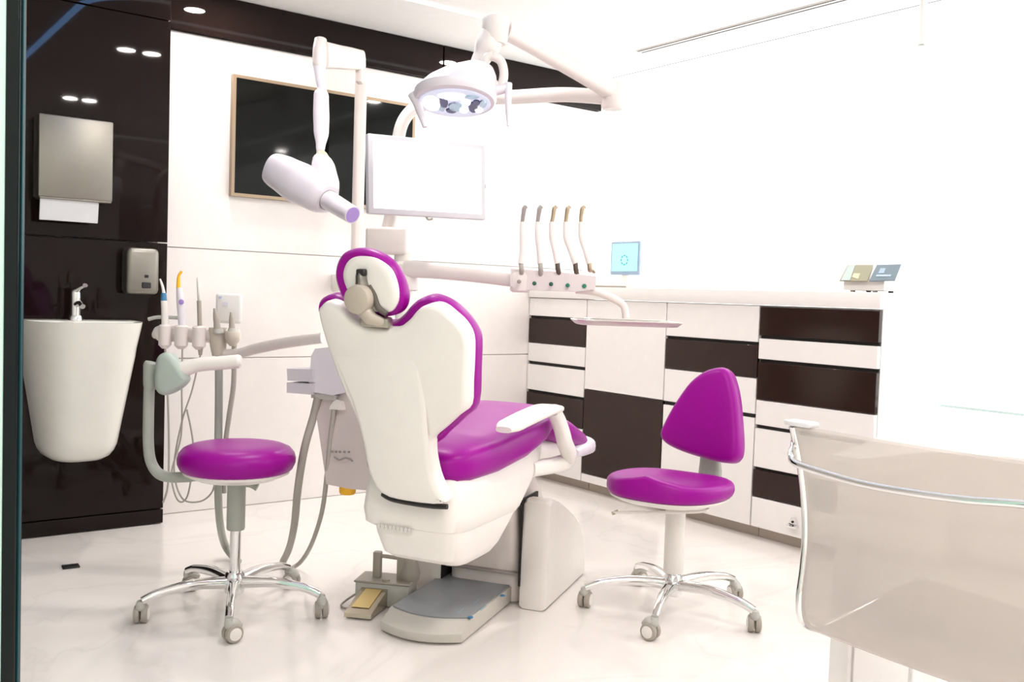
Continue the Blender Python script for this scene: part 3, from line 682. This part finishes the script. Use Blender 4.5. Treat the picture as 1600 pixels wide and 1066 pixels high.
# ================================================================== DENTAL UNIT (water and hose box beside the chair)
UU = .32
def U(px, py, k=0.): return K.onU(px, py, UU+k)
o = U(560, 660)
t = thing('dental_unit', 'lilac white hose unit standing on the far side of the dental chair', 'dental unit', V((o.x, o.y, 0)))
bm = BM(); prism(bm, [U(486, 600), U(497, 668), U(510, 757), U(545, 764), U(640, 772), U(650, 600)], K.u*.22); obj('cabinet', bm, UNITM, t)
bm = BM(); prism(bm, [U(492, 545, -.02), U(486, 556, -.02), U(482, 612, -.02), U(520, 618, -.02), U(545, 612, -.02), U(560, 560, -.02), U(540, 540, -.02)], K.u*.2); obj('hose_block', bm, LILAC, t)
bm = BM(); prism(bm, [U(448, 576, -.03), U(449, 595, -.03), U(489, 597, -.03), U(488, 577, -.03)], K.u*.10); obj('hose_socket', bm, mat('pale_lilac', (.66, .62, .67), .4), t)
bm = BM(); prism(bm, [U(448, 598, -.03), U(448, 614, -.03), U(487, 617, -.03), U(489, 600, -.03)], K.u*.10); obj('hose_socket', bm, mat('pale_lilac', (.66, .62, .67), .4), t)
bm = BM(); prism(bm, [U(486, 614, -.015), U(486, 622, -.015), U(524, 626, -.015), U(526, 618, -.015)], K.u*.08); obj('hose_clip', bm, GREY, t)
bm = BM(); prism(bm, [U(516, 634, -.015), U(514, 640, -.015), U(536, 641, -.015), U(533, 628, -.015), U(524, 624, -.015)], K.u*.05); obj('hose_clip', bm, SHELL, t)
obj('drain_knob', lathe(BM(), U(543, 772, .05), [(.022, 0), (.026, .006), (.026, .03), (.02, .034)], 22), ORANGE, t)
bm = BM()
sweep(bm, [U(522, 714, -.004), U(530, 719, -.004), U(540, 716, -.004), U(551, 721, -.004)], .0022, 6)
for k, x in enumerate((512, 519, 525, 531, 538, 545)): obox(bm, U(x, 706+.1*k, -.003), K.v, Z, K.u, .007, .006, .002)
obj('lettering', bm, GREYTXT, t)
bm = BM(); fbox(bm, K, (.46, .10, .36), (.54, .40, .42), .01, 2); obj('mount_beam', bm, SHELL, t)
# two hoses sweeping down to the floor behind the stool
h1 = [U(497, 620, -.01), U(490, 650, .0), at(476, 700, 2.95), at(466, 760, 3.05), at(460, 820, 3.2), at(452, 856, 3.35), onZ(442, 878, .012)]
obj('hose', sweep(BM(), h1, .0125, 10), HOSE, t)
h2 = [U(522, 640, -.01), U(517, 680, .0), at(511, 740, 2.95), at(503, 800, 3.05), at(487, 850, 3.25), at(470, 878, 3.4), onZ(452, 890, .008)]
obj('hose', sweep(BM(), h2, .0075, 10), HOSE, t)
# lamp and monitor column above the unit
DP = 3.12
o2 = at(628, 300, DP)
def post(px, py): return at(px, py, DP)
obj('post', sweep(BM(), [K(.50, .36, .42), K(.52, .34, .62), at(630, 470, DP), at(630, 395, DP)], [.05, .04, .03, .03], 16), SHELL, t)
bm = BM(); obox(bm, at(606, 377, DP), sd, fd, Z, 64*DP/FPX, .10, 42*DP/FPX, .012, 3); obj('post_head', bm, WARM, t)

# ------------------------------------------------------------------ operating lamp
t = thing('operating_lamp', 'white operating lamp on a folding arm over the dental chair', 'lamp', at(628, 355, DP))
arc = [at(606, 356, DP), at(612, 330, DP), at(620, 280, DP), at(621, 235, DP), at(626, 200, DP), at(638, 178, DP), at(655, 166, DP+.01), at(690, 158, DP+.02), at(740, 153, DP)]
obj('post_arc', sweep(BM(), arc, .021, 14), WARM, t)
J = at(958, 153, 2.95)
obj('lower_arm', sweep(BM(), [at(735, 153, DP), at(800, 152, 3.08), at(880, 148, 3.0), J], [.021, .022, .022, .022], 14, up=Z, sq=3), WARM, t)
obj('arm_joint', lathe(BM(), J-Z*.036, [(.030, 0), (.036, .008), (.036, .05), (.033, .075), (.02, .085)], 24), WARM, t)
T0 = at(775, 38, 2.62)
obj('upper_arm', sweep(BM(), [J+Z*.02, at(905, 112, 2.84), at(840, 75, 2.73), at(790, 46, 2.64)], [.030, .026, .024, .026], 14, up=Z, flat=.9, sq=3), WARM, t)
obj('elbow', lathe(BM(), at(773, 62, 2.62), [(.030, -.012), (.036, 0), (.038, .03), (.040, .048), (.034, .06), (.018, .066)], 28), WARM, t)
obj('neck', sweep(BM(), [at(770, 52, 2.62), at(762, 72, 2.62), at(752, 92, 2.62), at(745, 106, 2.61)], [.034, .036, .026, .022], 16), WARM, t)
LD = 2.56
lc = at(711, 158, LD)
ln = (-fd*.22 - Z*.97 + sd*-.0).normalized()
lx = sd; ly = ln.cross(lx).normalized(); ly = ly if ly.dot(fd) > 0 else -ly   # away from camera
k_ = LD/FPX
def lamp_ring(sx_, sy_, h, ox=0., oy=0., n=40):
    return [lc + lx*(ox+sx_*math.cos(2*PI*i/n)) + ly*(oy+sy_*math.sin(2*PI*i/n)) - ln*h for i in range(n)]
bm = BM(); rings(bm, [lamp_ring(.098, .095, -.004), lamp_ring(.106, .103, -.002), lamp_ring(.1115, .110, .008), lamp_ring(.111, .112, .02), lamp_ring(.098, .105, .05, .012, .01), lamp_ring(.078, .085, .08, .030, .02), lamp_ring(.05, .06, .105, .05, .03), lamp_ring(.025, .03, .12, .062, .035)])
obj('lamp_head', bm, LILAC, t)
bm = BM(); rings(bm, [lamp_ring(.096, .088, -.0045), lamp_ring(.094, .086, -.0065)]); obj('lens', bm, mat('lamp_lens', (.62, .66, .80), .15, emit=(.70, .80, 1), es=.30), t)
for i, (x, y, sx_, sy_, m_) in enumerate(((-.062, .005, .026, .050, 'l'), (-.005, -.045, .040, .022, 'l'), (-.03, -.005, .012, .040, 'd'), (-.038, .03, .010, .022, 'b'), (.0, .02, .020, .030, 'b'), (-.012, .045, .016, .016, 'd'), (.022, .035, .014, .025, 'l'), (.048, .02, .014, .036, 'd'), (.058, -.012, .010, .018, 'd'), (.062, .035, .012, .018, 'l'), (.075, -.005, .010, .025, 'b'), (.045, -.045, .022, .010, 'b'), (.03, -.01, .014, .020, 'l'))):
    mm = {'l': mat('led_reflector', (1, 1, 1), .2, emit=(.90, .94, 1), es=1.1), 'b': mat('reflector_blue', (.45, .62, .80), .1, .6), 'd': mat('reflector_dark_blue', (.06, .07, .20), .2)}[m_]  # glowing, blue and dark blue facets of the lamp face
    bm = BM(); rings(bm, [lamp_ring(sx_, sy_, -.0062, x, y, 16), lamp_ring(sx_*.85, sy_*.85, -.010, x, y, 16)]); obj('reflector', bm, mm, t)
obj('handle', sweep(BM(), [at(646, 147, LD), at(655, 170, LD-.01), at(664, 199, LD-.02)], [.015, .011, .006], 12), LILAC, t)
obj('handle', sweep(BM(), [at(794, 131, LD), at(794, 160, LD-.01), at(794, 197, LD-.02)], [.011, .009, .004], 12), LILAC, t)
yk = closed([at(x, y, LD+.02) for x, y in ((770, 88), (782, 95), (787, 110), (786, 126), (780, 138), (771, 130), (760, 116), (757, 100), (761, 90))], 4)
bm = BM(); sweep(bm, yk+[yk[0]], .0125, 10, raw=True); obj('yoke', bm, WARM, t)
obj('handle_mount', sweep(BM(), [at(770, 142, LD), at(783, 140, LD), at(796, 135, LD)], [.016, .013, .010], 10), LILAC, t)
obj('handle_mount', sweep(BM(), [at(662, 148, LD), at(653, 147, LD), at(645, 146, LD)], [.012, .011, .010], 10), LILAC, t)

# ------------------------------------------------------------------ monitor
mtl, mtr, mbr, mbl = at(573, 208, 2.93), at(761, 226, 3.13), at(757, 344, 3.13), at(577, 333, 2.93)
mc = (mtl+mtr+mbr+mbl)/4; mx = ((mtr+mbr)-(mtl+mbl)).normalized(); mz = ((mtl+mtr)-(mbl+mbr)).normalized(); my = mz.cross(mx).normalized(); mz = mx.cross(my)
my = my if my.dot(fd) > 0 else -my; mz = mz if mz.z > 0 else -mz
mw = ((mtr-mtl).length+(mbr-mbl).length)/2; mh = ((mtl-mbl).length+(mtr-mbr).length)/2
t = thing('monitor', 'white framed monitor with a glowing blank screen above the dental chair', 'monitor', mc)
bm = BM(); obox(bm, mc+my*.013, mx, my, mz, mw, .026, mh, .006, 2); obj('frame', bm, mat('monitor_frame', (.66, .64, .68), .4), t)
bm = BM(); obox(bm, mc+my*-.0005, mx, my, mz, mw-.035, .003, mh-.035); obj('screen', bm, LIT, t)
bm = BM(); obox(bm, mc+my*.04, mx, my, mz, mw*.55, .03, mh*.55, .01, 2); obj('back_cover', bm, SHELL, t)
bm = BM(); obox(bm, mc+mx*(mw/2+.001)+my*.012-mz*(mh*.05), mx, my, mz, .004, .012, .014, .001, 1); obj('side_button', bm, mat('navy', (.02, .03, .16), .4), t)
bm = BM(); sweep(bm, [mc-mx*(mw*.02)-mz*(mh*.47)+my*.01, mc-mz*(mh*.53)+my*.01, mc+mx*(mw*.04)-mz*(mh*.52)+my*.01], .0035, 8); obj('cable_stub', bm, TAUPE, t)
bm = BM(); sweep(bm, [mc+my*.05, mc+my*.07-mx*.03, at(620, 285, DP-.02)], .016, 12); obj('arm_mount', bm, SHELL, t)

# ------------------------------------------------------------------ delivery arm with instrument rack and tray
t = thing('delivery_arm', 'pale beige swing arm carrying the instrument rack and tray', 'instrument arm', at(645, 410, 3.05))
obj('collar', lathe(BM(), at(634, 438, 3.1), [(.03, -.035), (.042, -.03), (.042, .05), (.032, .06)], 24), SHELL, t)
obj('swing_arm', sweep(BM(), [at(634, 420, 3.08), at(690, 424, 3.04), at(750, 430, 3.0), at(812, 438, 2.96)], [.028, .026, .025, .024], 14, up=Z, flat=.9, sq=3), WARM, t)
obj('pivot', lathe(BM(), at(812, 446, 2.95), [(.022, -.022), (.03, -.016), (.032, .03), (.026, .04)], 24), WARM, t)
RD = 2.93
bm = BM(); rk = [at(798, 420, RD), at(798, 447, RD), at(815, 453, RD), at(900, 456, RD-.03), at(930, 452, RD-.03), at(932, 432, RD-.03), at(900, 428, RD-.02), at(860, 424, RD-.01)]
prism(bm, rk, fd*.09); obj('rack', bm, mat('rack_plastic', (.74, .66, .66), .4), t)
for x, y, m_ in ((811, 440, GREYTXT), (835, 443, DOTG), (861, 444, DOTG), (887, 446, mat('green_button', (.01, .20, .12), .4)), (913, 447, mat('green_button', (.01, .20, .12), .4))):
    obj('button', lathe(BM(), at(x, y, RD-.028), [(.0065, .004), (.0065, -.002), (.004, -.004)], 14, fd), m_, t)
obj('tray_arm', sweep(BM(), [at(900, 452, RD+.02), at(930, 456, RD+.02), at(955, 465, RD+.02), at(974, 478, RD+.02), at(978, 497, RD+.02)], [.014, .013, .012, .011, .011], 12), WARM, t)
bm = BM(); sh = at(945, 438, RD)
tr = thing('instrument_tray', 'slim steel rimmed tray below the instrument rack', 'tray', at(978, 505, RD))
tq = [onZ(893, 497, .962), onZ(1030, 502, .962), onZ(1060, 513, .962), onZ(905, 507, .962)]
# keep its size real: rectangle from the near edge
ta = onP(893, 503, at(978, 504, RD), fd); tb = onP(1060, 512, at(978, 504, RD), fd)
tz = (at(978, 504, RD)).z; tc = (ta+tb)/2; tl = (tb-ta).length
bm = BM(); zl = []
Ft = Frame(0, (tc.x, tc.y)); Ft.u = sd; Ft.v = fd
zloft(bm, Ft, [(tz-.010, -tl*.42, tl*.42, -.085, .085), (tz-.008, -tl*.46, tl*.46, -.10, .10), (tz+.004, -tl*.50, tl*.50, -.115, .115), (tz+.0055, -tl*.50, tl*.50, -.115, .115), (tz+.004, -tl*.485, tl*.485, -.107, .107), (tz-.005, -tl*.45, tl*.45, -.093, .093)], 9, 48); obj('pan', bm, mat('pale_steel', (.66, .60, .56), .3, .35), tr)
for s_ in (-1, 1): 
    bm = BM(); obox(bm, V((tc.x, tc.y, tz+.0065))+fd*(.111*s_), sd, fd, Z, tl*.94, .006, .003, .001, 1); obj('rim', bm, CHROME, tr)

# handpieces standing in the rack, on their whips
names = ['leftmost of the five rack handpieces, slim grey metal head with white sleeve', 'second rack handpiece from the left, grey metal head with white sleeve', 'middle rack handpiece with bronze head and short dark hose', 'fourth rack handpiece from the left, bronze head and dark curved hose', 'rightmost of the five rack handpieces, slim bronze head nearest the tablet']
for i, (xt, xm, xb, yb_, hm, dk) in enumerate(((819, 816, 815, 432, GREYTXT, 0), (843, 840, 845, 434, GREYTXT, 0), (866, 862, 872, 434, BRASS, 1), (887, 884, 900, 442, BRASS, 1), (910, 908, 922, 420, BRASS, 0))):
    h = thing('handpiece', names[i], 'handpiece', at(xb, yb_, RD-.02), 'handpieces in the delivery rack')
    d_ = RD-.02
    obj('head', sweep(BM(), [at(xt+2, 321, d_), at(xt, 327, d_), at(xt-2, 340, d_), at(xm, 348, d_)], [.004, .0075, .0065, .006], 12), hm, h)
    obj('burr', cyl(BM(), at(xt-1, 325, d_), at(xt+5, 324, d_), .0035), hm, h)
    obj('sleeve', sweep(BM(), [at(xm, 347, d_), at(xm, 370, d_), at(xm+(xb-xm)*.45, 392, d_), at(xb-1, 412, d_)], [.008, .0085, .008, .0095], 12), SHELL, h)
    lo = [at(xb-1, 411, d_), at(xb, 422, d_), at(xb+(4 if dk else 0), yb_, d_+.03), at(xb+6, yb_+5, d_+.06)]
    obj('hose', sweep(BM(), lo, [.0078, .0078, .007, .006], 10), mat('dark_hose', (.10, .07, .05), .5) if dk else HOSE if i < 4 else BRASS, h)

# ================================================================== ASSISTANT HOLDER on the left with suction tips
AD = 3.22
t = thing('assistant_holder', 'white instrument holder arm beside the dark panel with suction hose', 'instrument holder', at(310, 525, AD))
obj('swing_arm', sweep(BM(), [at(505, 528, 2.95), at(450, 535, 3.05), at(400, 545, 3.15), at(372, 553, 3.2), at(345, 553, AD)], [.017, .018, .018, .018, .016], 12, up=Z, flat=.7, sq=3), WARM, t)
obj('bar', sweep(BM(), [at(246, 521, AD), at(252, 521, AD), at(300, 523, AD+.01), at(350, 524, AD+.01), at(374, 522, AD+.01)], [.018, .027, .027, .024, .018], 16), WARM, t)
for x, y, r in ((258, 520, .021), (283, 521, .022), (311, 522, .022)): obj('socket', lathe(BM(), at(x, y+6, AD-.025), [(.010, -.04), (r, -.028), (r, .035), (r*.8, .04)], 20), WARM, t)
obj('stand_post', sweep(BM(), [at(341, 512, AD), at(341, 535, AD), at(342, 556, AD)], [.03, .028, .022], 16), mat('sand_plastic', (.56, .50, .42), .4), t)
obj('cup', lathe(BM(), at(363, 527, AD-.02), [(.008, -.03), (.022, -.015), (.025, .014), (.022, .02)], 20), mat('sand_plastic', (.56, .50, .42), .4), t)
bm = BM(); obox(bm, at(358, 482, AD+.06), sd, fd, Z, 42*AD/FPX, .02, 48*AD/FPX, .01, 3); kp = obj('keypad', bm, WHITE, t)
bm = BM(); obox(bm, at(344, 465, AD+.047), sd, fd, Z, .012, .003, .008); obj('key', bm, mat('lilac_key', (.55, .55, .78), .4), kp)
bm = BM(); obox(bm, at(352, 475, AD+.047), sd, fd, Z, .016, .003, .012); obj('key', bm, mat('lilac_key2', (.72, .70, .80), .4), kp)
obj('stop_bar', sweep(BM(), [at(232, 499, AD-.02), at(245, 496, AD-.02), at(262, 496, AD-.01), at(282, 497, AD)], .0065, 10), GREY, t)
obj('suction_hose', sweep(BM(), [at(342, 548, AD), at(342, 620, AD+.02), at(341, 700, AD+.04), at(341, 770, AD+.08), at(344, 820, AD+.15), at(353, 855, AD+.3), onZ(372, 878, .014)], .0135, 12), GREEN, t)
obj('suction_hose', sweep(BM(), [at(366, 535, AD), at(365, 600, AD+.01), at(358, 650, AD+.02), at(352, 700, AD+.05), at(350, 770, AD+.09)], .0085, 10), HOSE, t)
AI = AD-.025
def tool(label, base):
    return thing('dental_tool', label, 'dental tool', base, 'tools in the assistant holder')
h = tool('white air water syringe with blue band and bent nozzle, leftmost in holder', at(257, 540, AI))
obj('body', sweep(BM(), [at(258, 545, AI), at(258, 510, AI), at(257, 480, AI), at(256, 470, AI)], [.007, .012, .011, .010], 12), SHELL, h)
obj('band', cyl(BM(), at(256, 470, AI), at(256, 458, AI), .0105, .0085), BLUE, h)
obj('nozzle', sweep(BM(), [at(256, 459, AI), at(254, 448, AI), at(250, 436, AI)], [.006, .0045, .003], 10), SHELL, h)
obj('hose', sweep(BM(), [at(258, 545, AI), at(262, 620, AI), at(264, 700, AI+.03), at(262, 760, AI+.05), at(255, 785, AI+.08)], .0035, 8), HOSE, h)
h = tool('white curing light with orange bent tip in the holder', at(284, 540, AI))
obj('body', sweep(BM(), [at(285, 535, AI), at(284, 505, AI), at(282, 475, AI), at(280, 450, AI)], [.008, .012, .013, .010], 12), LILAC, h)
obj('light_guide', sweep(BM(), [at(279, 451, AI), at(279, 438, AI), at(280, 430, AI), at(284, 424, AI)], [.0075, .006, .0045, .004], 10), ORANGE, h)
obj('badge', lathe(BM(), at(283, 472, AI-.014), [(.009, .004), (.009, 0), (.006, -.001)], 14, fd), VIOLET, h)
obj('hose', sweep(BM(), [at(285, 535, AI), at(284, 600, AI), at(283, 680, AI+.03), at(268, 740, AI+.05), at(278, 782, AI+.05), at(294, 772, AI+.05), at(302, 700, AI+.02), at(292, 640, AI)], .003, 8), HOSE, h)
h = tool('grey scaler with long thin needle in the holder', at(312, 545, AI))
obj('body', sweep(BM(), [at(313, 555, AI), at(313, 530, AI), at(312, 505, AI), at(311, 470, AI)], [.006, .012, .0075, .0075], 12), TAUPE, h)
obj('needle', sweep(BM(), [at(311, 471, AI), at(309, 450, AI), at(308, 434, AI)], [.005, .003, .0015], 8), GREY, h)
obj('hose', sweep(BM(), [at(313, 555, AI), at(300, 610, AI+.01), at(284, 660, AI+.02), at(272, 730, AI+.05), at(284, 778, AI+.06), at(312, 784, AI+.07), at(332, 768, AI+.07), at(336, 740, AI+.06)], .003, 8), HOSE, h)
h = tool('grey conical suction tip in the tall sand coloured socket', at(339, 515, AI))
obj('tip', sweep(BM(), [at(340, 518, AI), at(338, 500, AI), at(335, 482, AI)], [.013, .010, .004], 12), TAUPE, h)
obj('collar', cyl(BM(), at(341, 514, AI), at(341, 521, AI), .016, .018), GREY, h)
h = tool('grey conical suction tip in the small round cup, rightmost in holder', at(363, 515, AI))
obj('tip', sweep(BM(), [at(363, 518, AI), at(362, 502, AI), at(361, 488, AI)], [.012, .009, .004], 12), TAUPE, h)
obj('collar', cyl(BM(), at(363, 513, AI), at(363, 519, AI), .014, .016), GREY, h)

# ================================================================== X-RAY UNIT on its post
XY = 3.98
p0 = onY(561, 250, XY)
t = thing('xray_unit', 'white dental x-ray unit hanging from an angled arm before the television', 'x-ray unit', (p0.x, XY, .98))
zt = onY(561, 128, XY).z
obj('post', sweep(BM(), [V((p0.x, XY, .98)), V((p0.x, XY, 1.4)), V((p0.x, XY, zt))], .024, 16, n=2, up=V((0, 1, 0)), sq=4), WARM, t)
for z in (1.04,):
    obj('wall_bracket', box(BM(), (p0.x-.018, XY+.015, z-.04), (p0.x+.018, TY-.002 if z > 1.41 else WY-.013, z+.04), .004, 2), SHELL, t)
xd = 3.72
ab = V((p0.x, XY, zt-.0)); 
a0, a1 = at(563, 94, 4.13), at(503, 86, 3.78)
obj('upper_arm', sweep(BM(), [a0, (a0+a1)/2, a1], [.042, .047, .052], 16, up=Z, flat=.6, sq=4), WARM, t)
bm = BM(); obox(bm, at(562, 112, 4.13), sd, fd, Z, .03, .06, .10, .008, 2); obj('arm_bracket', bm, WARM, t)
obj('arm_cap', sweep(BM(), [at(501, 62, 3.78), at(500, 78, 3.77), at(499, 98, 3.77), at(499, 108, 3.77)], [.024, .028, .028, .022], 16), WARM, t)
obj('hanging_arm', sweep(BM(), [at(499, 104, 3.77), at(500, 124, 3.76), at(503, 138, 3.75), at(502, 150, 3.75), at(502, 180, 3.74), at(502, 205, 3.73), at(501, 228, 3.72), at(500, 240, 3.72)], [.024, .018, .017, .029, .031, .029, .018, .012], 14, n=5, up=fd, flat=1., sq=2.6), LILAC, t)
obj('collar', sweep(BM(), [at(500, 236, 3.72), at(503, 245, 3.71), at(507, 253, 3.70)], [.014, .024, .026], 14), mat('ivory', (.62, .54, .42), .4), t)
obj('yoke', sweep(BM(), [at(500, 248, 3.72), at(505, 262, 3.69), at(512, 285, 3.66), at(516, 300, 3.64)], [.03, .045, .043, .035], 14), LILAC, t)
ax0, ax1 = at(427, 262, 3.72), at(512, 312, 3.60)
axd = (ax1-ax0)
hd = obj('tube_head', sweep(BM(), [ax0, ax0+axd*.06, ax0+axd*.2, ax0+axd*.5, ax0+axd*.85, ax0+axd*1.0], [.050, .064, .070, .078, .068, .054], 24, n=4, up=Z, sq=2.8), LILAC, t)
c0, c1 = at(510, 311, 3.60), at(551, 336, 3.50)
obj('cone', cyl(BM(), c0, c1, .038, .033, 28), LILAC, t)
cdv = (c1-c0).normalized()
obj('cone_ring', lathe(BM(), c0+cdv*.012, [(.0395, -.002), (.0395, .003)], 28, cdv), GREYTXT, t)
obj('cone_opening', lathe(BM(), c1, [(.029, -.004), (.029, .0012)], 28, cdv), VIOLET, t)

# ================================================================== TRANSLUCENT CHAIR and desk in the right foreground
CY1 = .985; CY0 = .46
edge = [(1240, 668), (1247, 700), (1254, 740), (1259, 790), (1260, 840), (1256, 890), (1251, 930), (1252, 962), (1262, 982)]
pr = [onY(x, y, CY1) for x, y in edge]
prof = [(p.x, p.z) for p in pr]
lx_, lz_ = prof[-1]
prof += [(lx_+.05, lz_-.012), (lx_+.14, lz_-.002), (lx_+.26, lz_+.012), (lx_+.37, lz_+.02), (lx_+.40, lz_+.012)]
t = thing('clear_chair', 'smoky translucent plastic chair with chrome rail at the white desk', 'chair', (lx_+.18, (CY0+CY1)/2, 0))
ps = smooth([V((x, 0, z)) for x, z in prof], 5)
bm = BM(); NY = 14; th = .009
Tn = []
for i, p in enumerate(ps):
    tt = (ps[min(i+1, len(ps)-1)]-ps[max(i-1, 0)]).normalized(); Tn.append(V((-tt.z, 0, tt.x)))
def shellpt(i, j, k):
    f_ = j/NY; y = CY1+(CY0-CY1)*f_; c = -.020*(1-(2*f_-1)**2); back = max(0., 1-i/(len(ps)*.62))
    return ps[i] + V((c*back, 0, c*.3*(1-back))) + Tn[i]*(th*k) + V((0, y, 0))
g0 = [[bm.verts.new(shellpt(i, j, 0)) for j in range(NY+1)] for i in range(len(ps))]
g1 = [[bm.verts.new(shellpt(i, j, 1)) for j in range(NY+1)] for i in range(len(ps))]
for i in range(len(ps)-1):
    for j in range(NY):
        bm.faces.new((g0[i][j], g0[i][j+1], g0[i+1][j+1], g0[i+1][j])); bm.faces.new((g1[i][j], g1[i+1][j], g1[i+1][j+1], g1[i][j+1]))
for i in range(len(ps)-1):
    for j in (0, NY): bm.faces.new((g0[i][j], g0[i+1][j], g1[i+1][j], g1[i][j]))
for j in range(NY):
    for i in (0, len(ps)-1): bm.faces.new((g0[i][j], g0[i][j+1], g1[i][j+1], g1[i][j]))
obj('shell', bm, CLEAR, t)
for j, s_ in ((0, 1), (NY, -1)):
    fp = [shellpt(i, j, .5)+V((0, .004*s_, 0)) for i in range(len(ps))]
    obj('edge_tube', sweep(BM(), fp, .0075, 10, raw=True), CHROME, t)
bm = BM(); tp = shellpt(0, 0, .5); obox(bm, tp+V((.0, -.012, .006)), V((1, 0, 0)), V((0, 1, 0)), Z, .03, .05, .009, .003, 2); obj('corner_cap', bm, mat('pale_cap', (.72, .72, .74), .3), t)
rl = [onY(1242, 676, CY1+.012), onY(1241, 695, CY1+.014), onX(1237, 708, prof[0][0]-.03), onX(1240, 721, prof[0][0]-.045), onX(1262, 731, prof[0][0]-.05), onX(1340, 754, prof[0][0]-.055), onX(1420, 769, prof[0][0]-.058), onX(1510, 781, prof[0][0]-.055), onX(1600, 788, prof[0][0]-.05)]
e_ = rl[-1]; rl += [V((e_.x+.006, e_.y-.06, e_.z)), V((prof[0][0]-.03, CY0-.02, e_.z+.005)), V((prof[0][0]+.01, CY0-.012, e_.z+.03))]
obj('rail', sweep(BM(), rl, .0062, 12), CHROME, t)
for x, y in ((lx_+.05, CY1-.03), (lx_+.05, CY0+.03), (lx_+.36, CY1-.03), (lx_+.36, CY0+.03)): pass
cxm, cym = lx_+.17, (CY0+CY1)/2+.02
pc = onP(1431, 1050, (lx_+.17, 0, 0), V((1, 0, 0)))
obj('pedestal', cyl(BM(), (pc.x, pc.y, .02), (pc.x, pc.y, lz_+.0), .012), CHROME, t)
obj('seat_mount', lathe(BM(), (pc.x, pc.y, lz_-.022), [(.015, 0), (.06, .010), (.06, .014)], 24), CHROME, t)
obj('base_disc', lathe(BM(), (pc.x, pc.y, 0), [(.20, .002), (.20, .008), (.06, .018), (.016, .03)], 40), CHROME, t)

t = thing('desk', 'white desk behind the translucent chair at the right edge', 'desk', (2.1, .9, 0))
top = [(1.58, 1.07), (1.89, 1.172), (2.20, 1.275), (2.50, 1.375), (2.57, 1.392), (2.595, 1.37), (2.585, 1.30), (2.52, 1.05), (2.38, .50), (2.25, .0), (1.95, .0), (1.90, .9), (1.80, 1.0), (1.58, 1.02)]
bm = BM(); prism(bm, [V((x, y, .685)) for x, y in top], (0, 0, .035)); obj('desktop', bm, WHITE, t)
ed = V((.31, .102, 0)).normalized(); en2 = V((-ed.y, ed.x, 0))
bm = BM(); obox(bm, V((1.60, 1.068, .343))-en2*.02, ed, en2, Z, .035, .035, .680, .004, 2); obj('leg', bm, WHITE, t)
bm = BM(); obox(bm, V((1.60, 1.068, .343))+ed*.45-en2*.03, ed, en2, Z, .86, .02, .680); obj('end_panel', bm, WHITE, t)
bm = BM(); obox(bm, V((2.30, .1, .343)), V((1, 0, 0)), V((0, 1, 0)), Z, .04, .04, .680, .004, 2); obj('leg', bm, WHITE, t)
